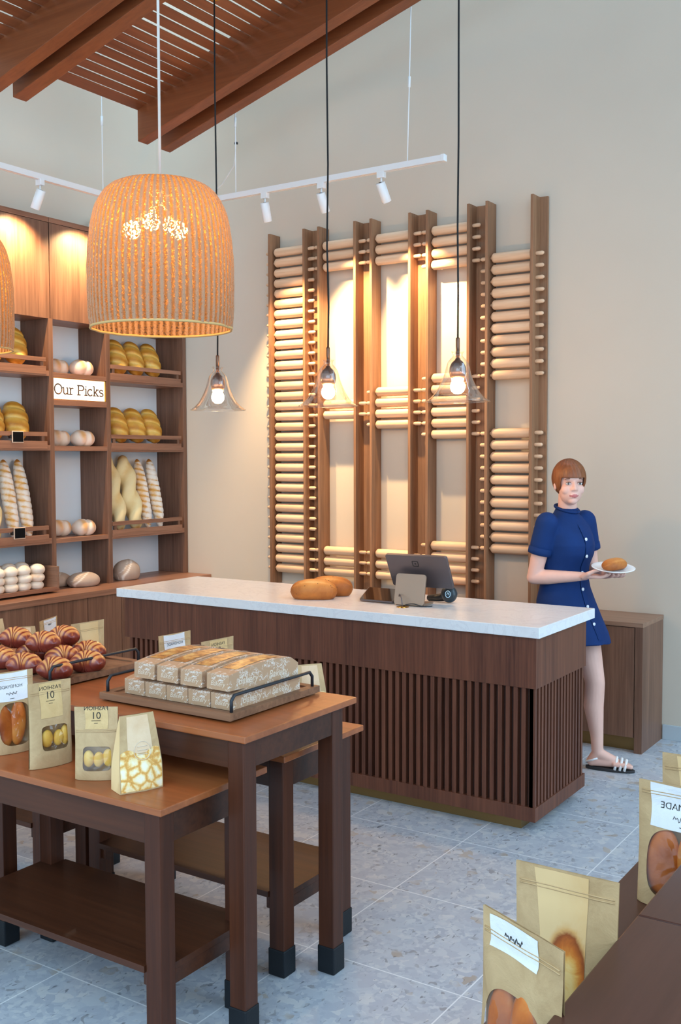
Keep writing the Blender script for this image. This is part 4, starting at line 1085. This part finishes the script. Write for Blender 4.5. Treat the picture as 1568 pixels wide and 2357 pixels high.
# ------------------------------------------------------------------ pendant lamps
def basket(label, loc, bulbs=True):
    t = thing('basket_pendant', label, 'pendant lamp', loc, group='woven basket pendant lamps')
    prof = [(.224,0),(.2275,.03),(.2300,.08),(.2306,.14),(.2306,.193),(.229,.235),(.225,.277),(.218,.33),(.211,.36),(.204,.382),(.191,.408),(.176,.430),(.158,.446),(.135,.457),(.11,.464),(.08,.469),(.05,.472),(.024,.474)]
    # refine
    pr = []
    for i in range(len(prof)-1):
        for s in range(3): u = s/3; pr.append((prof[i][0]*(1-u)+prof[i+1][0]*u, prof[i][1]*(1-u)+prof[i+1][1]*u))
    pr.append(prof[-1])
    NR = 66; n = NR*6; m = MB(); vs = []; bd = []
    rib = [0,.25,.85,1,.85,.25]
    for r, z in pr:
        for k in range(n):
            a = 2*PI*k/n; rr = r + .0042*rib[k%6]*min(1,r/.12) + .0006*math.sin(k*1.3+z*90)
            vs.append((rr*math.cos(a), rr*math.sin(a), z)); bd.append(rib[k%6]*.85+.1)
    fs = [(i*n+k, i*n+(k+1)%n, (i+1)*n+(k+1)%n, (i+1)*n+k) for i in range(len(pr)-1) for k in range(n)]
    m.add(vs, fs, True, 0, bd)
    m.build('shade', M['weave'], t)
    rim = MB(); rim.tube([((.2255+.003*math.sin(k*NR/66))*math.cos(2*PI*k/96), (.2255)*math.sin(2*PI*k/96), 0) for k in range(97)], .0042, 8, cap=False)
    rim.build('rim', plain('shade_rim', (214,172,110), .8), t)
    MB().tube([(0,0,.474),(0,0,2.35)], .0045, 10).build('cord', M['cordwht'], t)
    MB().lathe([(.0,.40),(.03,.40),(.032,.46),(.028,.475),(0,.476)], 20).build('socket_cluster', M['white'], t)
    ca = .79
    for dx, dz, dd in ((-.088,.310,-.03),(.022,.350,.08),(.066,.302,-.05),(-.04,.355,.06)):
        x = dx*math.cos(ca)-dd*math.sin(ca)*-1*-1; y = -dx*math.sin(ca)*-1*0+dd*math.cos(ca)+dx*-.66*-1*0
        # camera right axis in plan ~ (.83,.55); depth axis ~ (-.55,.83)
        x = .83*dx-.55*dd; y = .55*dx+.83*dd
        MB().tube([(0,0,.43),(x*.75,y*.75,dz+.04),(x,y,dz+.02)], .010, 8).build('arm', M['white'], t)
        MB().ell((x,y,dz),(.029,.029,.029)).build('bulb', M['bulbg'], t)
    return t
b = basket('large woven basket pendant in full view over the nested tables', (-2.345,2.50,2.016))
dup(b, (-3.435,2.50,2.016), None, 'large woven basket pendant cut by the frame edge')
def glassp():
    t = thing('glass_pendant', '', 'pendant lamp', (0,0,0), group='clear glass bell pendants')
    prof = [(.150,0),(.146,.004),(.128,.016),(.106,.038),(.088,.066),(.074,.096),(.062,.128),(.055,.158),(.048,.180),(.036,.196),(.026,.206),(.022,.213),(.024,.222),(.031,.232)]
    pr = []
    for i in range(len(prof)-1):
        for s in range(3): u = s/3; pr.append((prof[i][0]*(1-u)+prof[i+1][0]*u, prof[i][1]*(1-u)+prof[i+1][1]*u))
    pr.append(prof[-1])
    MB().lathe(pr, 56, rfun=lambda a, z: 1+.012*math.sin(3*a+z*30)*max(0,1-z/.2)).build('glass_shade', M['glass'], t)
    MB().tube([(.150*math.cos(2*PI*k/64),.150*math.sin(2*PI*k/64),0) for k in range(65)], .0014, 6, cap=False).build('glass_rim', M['glass'], t)
    MB().lathe([(.0,.108),(.030,.108),(.037,.118),(.040,.138),(.038,.160),(.028,.180),(.014,.192),(.010,.20),(0,.20)], 28).build('socket', M['socket'], t)
    MB().lathe([(0,.198),(.0095,.198),(.0095,.292),(.007,.296),(0,.296)], 16).build('stem', M['copper'], t)
    MB().lathe([(.0,.034),(.016,.037),(.028,.047),(.034,.062),(.034,.075),(.030,.088),(.020,.100),(.016,.112)], 24).build('bulb', M['bulb'], t)
    return t
lab = ['clear glass bell pendant directly below the basket lamp','clear glass bell pendant in the middle of the counter','clear glass bell pendant nearest the slatted counter end']
first = None
for i, x in enumerate((-3.674,-2.949,-2.219)):
    if first is None: first = glassp(); first.location = (x,4.35,1.857); first['label'] = lab[i]; o = first
    else: o = dup(first, (x,4.35,1.857), (0,0,i*.9), lab[i])
for o, x in [(o, o.location.x) for o in COL.objects if o.name.startswith('glass_pendant')]:
    zt_ = zs(x)-1.857-.004
    MB().tube([(0,0,.29),(.004,0,.5),(-.003,.002,.8),(.003,0,1.2),(-.002,0,1.7),(0,0,zt_-.05)], .0045, 10).build('cord', M['cordblk'], o)
    MB().lathe([(.0,zt_-.085),(.02,zt_-.083),(.045,zt_-.068),(.06,zt_-.04),(.064,zt_-.005),(.064,zt_),(0,zt_)], 28).build('canopy', M['yellow'], o)
# ------------------------------------------------------------------ walking woman
def capsule(m, p0, r0, p1, r1, n=20):
    p0, p1 = Vector(p0), Vector(p1); d = p1-p0; L = d.length
    pr = [(0,-r0)]
    for k in range(1,6): a = PI/2*k/5; pr.append((r0*math.sin(a), -r0*math.cos(a)))
    for k in range(1,5): u = k/5; pr.append((r0+(r1-r0)*u, L*u))
    for k in range(0,5): a = PI/2*k/5; pr.append((r1*math.cos(a), L+r1*math.sin(a)))
    pr.append((0, L+r1))
    pr = [(max(r,1e-4), z) for r, z in pr]
    m.lathe(pr, n, orient(p0, p1), caps=(True,True)); return m
def chain(m, pts):
    for (p0,r0),(p1,r1) in zip(pts, pts[1:]): capsule(m, p0, r0, p1, r1)
    return m
def remesh(m, name, mats, parent, voxel, smooth=6, fac=.5):
    me = m.mesh(name); o = bpy.data.objects.new(name, me); COL.objects.link(o)
    r = o.modifiers.new('r','REMESH'); r.mode = 'VOXEL'; r.voxel_size = voxel; r.use_smooth_shade = True
    s = o.modifiers.new('s','SMOOTH'); s.iterations = smooth; s.factor = fac
    dg = bpy.context.evaluated_depsgraph_get(); out = bpy.data.meshes.new_from_object(o.evaluated_get(dg))
    bpy.data.objects.remove(o); out.materials.clear()
    out.polygons.foreach_set('use_smooth', [True]*len(out.polygons))
    return link(name, out, mats, parent)
C0 = Vector((-1.965,5.08,0)); FV = Vector((.95,-.31,0)).normalized(); RV = Vector((-.31,-.95,0)).normalized()
def B(f, r, z): return C0+FV*f+RV*r+Vector((0,0,z))
woman = thing('person', 'woman in a navy short-sleeved dress and white sandals walking with a plate', 'person', (C0.x,C0.y,0))
inv = Matrix.Translation(-Vector((C0.x,C0.y,0)))
def put(o): o.data.transform(inv); return o
shR, elR, wrR = B(.0,.150,1.262), Vector((-2.075,4.925,.985)), Vector((-1.845,4.955,1.000))
shL, elL, wrL = B(.0,-.150,1.262), Vector((-1.90,5.285,1.00)), Vector((-1.765,5.12,1.000))
body = MB()
# trunk and neck
for z, w_, d_, f_ in ((.80,.150,.110,0),(.88,.150,.115,0),(.96,.125,.095,0),(1.05,.125,.095,0),(1.14,.135,.105,.01),(1.22,.125,.08,0)):
    Mx = Matrix(((FV.x,RV.x,0),(FV.y,RV.y,0),(0,0,1))).to_4x4()
    body.ell(B(f_,0,z), (d_,w_,.075), Mx, 24, 12)
HC = B(.035,.02,1.462)
chain(body, [(B(-.005,0,1.24),.062),(B(.005,0,1.31),.048),(HC+Vector((-.012,.012,-.05)),.048)])
chain(body, [(shR,.045),(shR.lerp(elR,.5),.043),(elR,.036)]); chain(body, [(elR,.037),(elR.lerp(wrR,.3),.038),(wrR,.024)])
chain(body, [(shL,.045),(shL.lerp(elL,.5),.043),(elL,.036)]); chain(body, [(elL,.037),(elL.lerp(wrL,.3),.038),(wrL,.024)])
# legs: front (far side) and trailing
hf, kf, af = B(.03,-.075,.83), Vector((-1.805,5.085,.445)), Vector((-1.785,5.075,.085))
chain(body, [(hf,.082),(hf.lerp(kf,.55),.067),(kf,.050),(kf.lerp(af,.33)+Vector((-.012,0,0)),.051),(kf.lerp(af,.75),.033),(af,.029)])
heel, toe = Vector((-1.812,5.07,.043)), Vector((-1.632,5.115,.038))
chain(body, [(af,.029),(heel,.027)]); fdir = (toe-heel).normalized(); fs_ = Vector((-fdir.y,fdir.x,0))
chain(body, [(heel,.026),(heel.lerp(toe,.62)+Vector((0,0,.006)),.027)])
chain(body, [(af+Vector((.005,0,0)),.029),(heel.lerp(toe,.6)+Vector((0,0,.012)),.024)])
for i, off in enumerate((-.026,-.012,.002,.015,.027)):
    b0 = heel.lerp(toe,.62)+fs_*off; L_ = (.080,.082,.076,.070,.062)[i] if off < 0 or True else 0
    r_ = (.0125,.0095,.009,.009,.009)[i]
    chain(body, [(b0,.013),(b0+fdir*L_*.6+Vector((0,0,.001)),r_),(b0+fdir*L_-Vector((0,0,.004)),r_*.9)])
hr, kr, ar = B(-.02,.075,.83), Vector((-2.06,5.00,.455)), Vector((-2.265,5.035,.165))
chain(body, [(hr,.082),(hr.lerp(kr,.55),.067),(kr,.050),(kr.lerp(ar,.33),.051),(kr.lerp(ar,.75),.033),(ar,.029)])
toe2 = Vector((-2.115,5.00,.022)); heel2 = Vector((-2.285,5.04,.125))
chain(body, [(ar,.029),(heel2,.026),(heel2.lerp(toe2,.65),.026)]); chain(body, [(heel2.lerp(toe2,.6),.024),(toe2,.012)])
chain(body, [(ar,.028),(heel2.lerp(toe2,.65),.024)])
# hands: palm + five fingers under / over the plate
PL = Vector((-1.690,5.005,1.046)); PN = Vector((.10,-.12,1)).normalized()
def hand(wr, fdir, side, thumbside):
    # fdir: palm direction, side: across-knuckle direction, palm faces up
    up = side.cross(fdir).normalized()
    if up.z < 0: up = -up
    pc = wr+fdir*.045
    Mx = Matrix((fdir,side,up)).transposed().to_4x4()
    body.ell(wr+fdir*.040, (.048,.038,.015), Mx, 18, 12)
    capsule(body, wr, .022, wr+fdir*.03, .020)
    for i, off in enumerate((-.030,-.010,.010,.029)):
        L_ = (.060,.072,.068,.052)[i]; k0 = wr+fdir*.078+side*off*thumbside*-1
        k1 = k0+fdir*L_*.45-up*.004; k2 = k1+fdir*L_*.32+up*.004; k3 = k2+fdir*L_*.23+up*.010
        chain(body, [(wr+fdir*.04+side*off*.7*thumbside*-1,.011),(k0,.0098),(k1,.0088),(k2,.0080),(k3,.0070)])
    t0 = wr+fdir*.022+side*.026*thumbside; t1 = t0+fdir*.030+side*.022*thumbside+up*.018; t2 = t1+fdir*.030+up*.012; t3 = t2+fdir*.018-side*.006*thumbside+up*.002
    chain(body, [(t0,.014),(t1,.0115),(t2,.0095),(t3,.0080)])
dR = Vector((.95,.22,.06)).normalized(); hand(wrR, dR, Vector((-.22,.95,0)).normalized(), -1)
dL = Vector((.72,-.68,.04)).normalized(); hand(wrL, dL, Vector((.68,.72,0)).normalized(), 1)
# head
HF = Vector((.62,-.785,0)).normalized(); HS = Vector((-HF.y,HF.x,0)); UZ = Vector((0,0,1))
HM = Matrix((HF,HS,UZ)).transposed().to_4x4()
def H(f, s, u): return HC+HF*f+HS*s+UZ*u
def hell(f, s, u, rf, rs, ru): body.ell(H(f,s,u), (rf,rs,ru), HM, 22, 14)
hell(-.012,0,.028,.090,.073,.085); hell(.022,0,-.035,.066,.058,.074); hell(.058,0,-.086,.022,.024,.019)
hell(.064,0,.026,.022,.050,.020); hell(.052,.034,-.030,.028,.026,.028); hell(.052,-.034,-.030,.028,.026,.028)
capsule(body, H(.080,0,.006), .0075, H(.096,0,-.026), .0100); hell(.088,.011,-.029,.010,.008,.007); hell(.088,-.011,-.029,.010,.008,.007)
hell(.077,0,-.056,.013,.024,.0065); hell(.075,0,-.066,.014,.021,.0070)
hell(-.004,.073,-.008,.017,.008,.028); hell(-.004,-.073,-.008,.017,.008,.028)
bo = remesh(body, 'body', [M['skin'], M['lip']], woman, .0042, 5, .5)
lp = H(.088,0,-.061)
for p in bo.data.polygons:
    c_ = p.center; d_ = c_-lp
    if abs(d_.dot(HS)) < .024 and abs(d_.z) < .010*(1-abs(d_.dot(HS))/.03) and d_.dot(HF) > -.016: p.material_index = 1
put(bo)
for s in (-1,1):
    e = MB().ell(H(.0728,s*.030,.001), (.0125,.0130,.0090), HM, 18, 12); put(e.build('eye', M['eyew'], woman)); 
    e = MB().ell(H(.0830,s*.030-.001,.001), (.0030,.0056,.0060), HM, 14, 8); put(e.build('iris', M['iris'], woman))
    e = MB().tube([H(.082-.010*q*q,s*(.030+.018*q),.021+.005*(1-q*q)) for q in (-1,-.6,-.2,.2,.6,1)], [.001,.0028,.0034,.0032,.0026,.001], 8); put(e.build('eyebrow', M['brow'], woman))
    e = MB().tube([H(.0855-.008*q*q,s*(.030+.013*q),.0040+.0045*(1-q*q)) for q in (-1,-.5,0,.5,1)], .0018, 6); put(e.build('eyelid', M['brow'], woman))
# hair shell with fringe, drawn back into a bun
hm = MB(); NA, NTT = 72, 30; vs = []
def hair_pt(i, j, inner):
    a = 2*PI*i/NA; az = math.atan2(math.sin(a), math.cos(a))
    lowz = .030 if abs(az) < .80 else (.030-.115*min(1,(abs(az)-.80)/.35) if abs(az) < 1.45 else -.085)
    z1 = (lowz-.028)/.098
    tmax = math.acos(max(-1,min(1,z1)))
    th_ = tmax*j/NTT
    k = .93 if inner else 1.0+.018*math.sin(a*23+2*math.sin(th_*3))+.02*math.exp(-((th_-tmax)/.25)**2)*(abs(az)<.8)
    rf, rs, ru = .104, .0845, .098
    return H(-.012+rf*k*math.sin(th_)*math.cos(a), rs*k*math.sin(th_)*math.sin(a), .028+ru*k*math.cos(th_))
for inner in (False, True):
    hm.add([hair_pt(i,j,inner) for j in range(NTT+1) for i in range(NA)],
       [((j*NA+i, (j+1)*NA+i, (j+1)*NA+(i+1)%NA, j*NA+(i+1)%NA) if not inner else (j*NA+i, j*NA+(i+1)%NA, (j+1)*NA+(i+1)%NA, (j+1)*NA+i)) for j in range(NTT) for i in range(NA)], True)
N1 = (NTT+1)*NA
for i in range(NA):
    hm.f.append((NTT*NA+i, N1+NTT*NA+i, N1+NTT*NA+(i+1)%NA, NTT*NA+(i+1)%NA)); hm.sm.append(True); hm.mi.append(0)
hm.ell(H(-.112,0,.005), (.036,.040,.038), HM, 20, 14)
put(hm.build('hair', M['hair'], woman))
# dress
dr = MB(); rings = [(.652,.200,.178,.055),(.70,.196,.168,.045),(.78,.186,.148,.02),(.86,.170,.132,.0),(.92,.150,.116,-.005),(.98,.136,.106,-.005),(1.04,.136,.108,0),(1.10,.146,.122,.012),(1.15,.150,.126,.014),(1.20,.152,.110,.008),(1.245,.146,.090,0),(1.28,.112,.072,-.004),(1.305,.072,.062,-.002),(1.325,.060,.058,.002),(1.335,.058,.056,.004)]
NP = 56; vs = []
for z, w_, d_, f_ in rings:
    for k in range(NP):
        a = 2*PI*k/NP
        fold = 1+(.018*math.sin(7*a+z*9)*max(0,(.95-z)/.3) if z < .95 else .006*math.sin(5*a+z*40))
        vs.append(B(f_+d_*fold*math.cos(a), w_*fold*math.sin(a), z+(.008*math.sin(3*a) if z < .66 else 0)))
dr.add(vs, [(j*NP+k, j*NP+(k+1)%NP, (j+1)*NP+(k+1)%NP, (j+1)*NP+k) for j in range(len(rings)-1) for k in range(NP)], True)
dr.f.append(tuple(range(NP-1,-1,-1))); dr.sm.append(False); dr.mi.append(0)
dr.f.append(tuple((len(rings)-1)*NP+k for k in range(NP))); dr.sm.append(False); dr.mi.append(0)
for sh, el in ((shR,elR),(shL,elL)):
    d_ = (el-sh); capsule(dr, sh-Vector((0,0,.001)), .0585, sh+d_*.40, .0590)
do = remesh(dr, 'dress', M['navy'], woman, .006, 4, .5); put(do)
# cuff bands, collar, placket and buttons
for sh, el in ((shR,elR),(shL,elL)):
    c_ = sh+(el-sh)*.52; put(MB().lathe([(.056,-.022),(.0605,-.020),(.0615,0),(.0605,.014),(.055,.016)], 32, orient(c_, el)).build('cuff', M['navy'], woman))
put(MB().tube([B(.004+.059*math.cos(a),.061*math.sin(a),1.326+.010*(1-math.cos(a))*.6-.012*math.cos(a)) for a in [2*PI*k/40 for k in range(41)]], .008, 8).build('collar', M['navy'], woman))
def front(z):
    for (z0,w0,d0,f0),(z1,w1,d1,f1) in zip(rings, rings[1:]):
        if z0 <= z <= z1: u = (z-z0)/(z1-z0); return f0+d0+(f1+d1-f0-d0)*u
    return .1
zl = [.68+.03*k for k in range(20)]
pk = MB(); vs = []
for z in zl: 
    for s in (-.016,.016): vs.append(B(front(z)+.0035, s, z))
pk.add(vs, [(2*i,2*i+1,2*i+3,2*i+2) for i in range(len(zl)-1)], True)
put(pk.build('placket', M['navy'], woman))
for z in (1.18,1.095,1.01,.925,.84,.755):
    Mb = orient(B(front(z)+.003,.004,z), B(front(z)+.10,.004,z))
    put(MB().lathe([(0,.004),(.006,.0045),(.0085,.003),(.009,0)], 18, Mb).build('button', M['button'], woman))
# sandals
def sandal(heel, toe, ankle, flat):
    fd = (toe-heel).normalized(); sd = Vector((-fd.y,fd.x,0)).normalized(); up = fd.cross(sd)
    if up.z < 0: up = -up
    Mx = Matrix((fd,sd,up)).transposed().to_4x4(); Mx.translation = heel
    L = (toe-heel).length+.065
    prof = []
    for k in range(40):
        a = 2*PI*k/40; x = math.cos(a); prof.append((-.034+L/2+L/2*x*.98, (.030+.009*x)*math.sin(a)))
    so = put(MB().prism(prof, -.040, -.024, 'z', Mx).build('sandal', [M['sole']], woman, .003))
    def strap(pts, r): 
        o = MB().tube([Mx @ Vector(p) for p in pts], r, 8).build('strap', M['sandal'], so); put(o)
    for x0, h_, w_ in ((L*.46,.032,.031),(L*.56,.028,.033),(L*.65,.022,.035)):
        strap([(x0,-w_,-.026),(x0+.006,-w_*.95,0),(x0+.008,-w_*.5,h_*.75),(x0+.008,0,h_),(x0+.008,w_*.5,h_*.75),(x0+.006,w_*.95,0),(x0,w_,-.026)], .0072)
    strap([(-.028,0,-.01),(-.026,.02,.0),(.0,.034,.012),(.03,.036,.025)], .005); strap([(-.028,0,-.01),(-.026,-.02,.0),(.0,-.034,.012),(.03,-.036,.025)], .005)
sandal(heel, toe, af, True); sandal(heel2, toe2, ar, False)
# plate and sandwich
t = thing('plate', 'white plate carried in both hands by the woman', 'plate', PL)
q = PN.to_track_quat('Z','Y'); t.rotation_euler = q.to_euler()
MB().lathe([(0,-.012),(.055,-.012),(.062,-.010),(.085,-.002),(.106,.004),(.107,.006),(.104,.007),(.084,.002),(.062,-.006),(0,-.007)], 48).build('dish', M['plate'], t)
m = loaf_mesh(.15,.045,.032,36,26,f_seed,2.4,2.1,-.018,None,5)
o = m.build('sandwich_roll', M['br_seed'], None); o.location = PL+PN*.018+Vector((.006,-.004,0)); o.rotation_euler = (q.to_matrix() @ Matrix.Rotation(.5,3,'Z')).to_euler()
tag(o, 'crusty bread roll lying on the carried white plate', 'bread')
#@@PART7@@



# ------------------------------------------------------------------ light & render settings
wd = bpy.data.worlds.new('daylight'); S.world = wd; wd.use_nodes = True
nt = wd.node_tree; bg = nt.nodes['Background']
tc = nt.nodes.new('ShaderNodeTexCoord'); dp = nt.nodes.new('ShaderNodeVectorMath'); dp.operation = 'DOT_PRODUCT'
dp.inputs[1].default_value = Vector((.95,-.25,.18)).normalized()          # the glazed street side lies to the right
nt.links.new(tc.outputs['Generated'], dp.inputs[0])
rp = nt.nodes.new('ShaderNodeValToRGB'); e = rp.color_ramp.elements
e[0].position = .25; e[0].color = (.42,.48,.57,1); e[1].position = .95; e[1].color = (2.0,2.85,3.7,1)
mr = nt.nodes.new('ShaderNodeMapRange'); mr.inputs['From Min'].default_value = -1
nt.links.new(dp.outputs['Value'], mr.inputs['Value']); nt.links.new(mr.outputs[0], rp.inputs[0])
sz = nt.nodes.new('ShaderNodeSeparateXYZ'); nt.links.new(tc.outputs['Generated'], sz.inputs[0])
zr = nt.nodes.new('ShaderNodeValToRGB'); ze = zr.color_ramp.elements
ze[0].position = .45; ze[0].color = (0,0,0,1); ze[1].position = 1; ze[1].color = (3.2,5.2,7.0,1)   # blue zenith added to tint the wall tops through the roof gaps
nt.links.new(sz.outputs['Z'], zr.inputs[0])
ad = nt.nodes.new('ShaderNodeMixRGB'); ad.blend_type = 'ADD'; ad.inputs[0].default_value = 1
nt.links.new(rp.outputs['Color'], ad.inputs[1]); nt.links.new(zr.outputs['Color'], ad.inputs[2]); nt.links.new(ad.outputs[0], bg.inputs['Color']); bg.inputs['Strength'].default_value = .95
S.view_settings.view_transform = 'Standard'; S.view_settings.look = 'None'; S.view_settings.gamma = 1; S.view_settings.exposure = 0.22
S.view_settings.use_curve_mapping = False
c = S.cycles
c.use_denoising = True; c.max_bounces = 7; c.diffuse_bounces = 4; c.glossy_bounces = 3; c.transmission_bounces = 4; c.transparent_max_bounces = 12
c.sample_clamp_indirect = 6; c.caustics_reflective = False; c.caustics_refractive = False
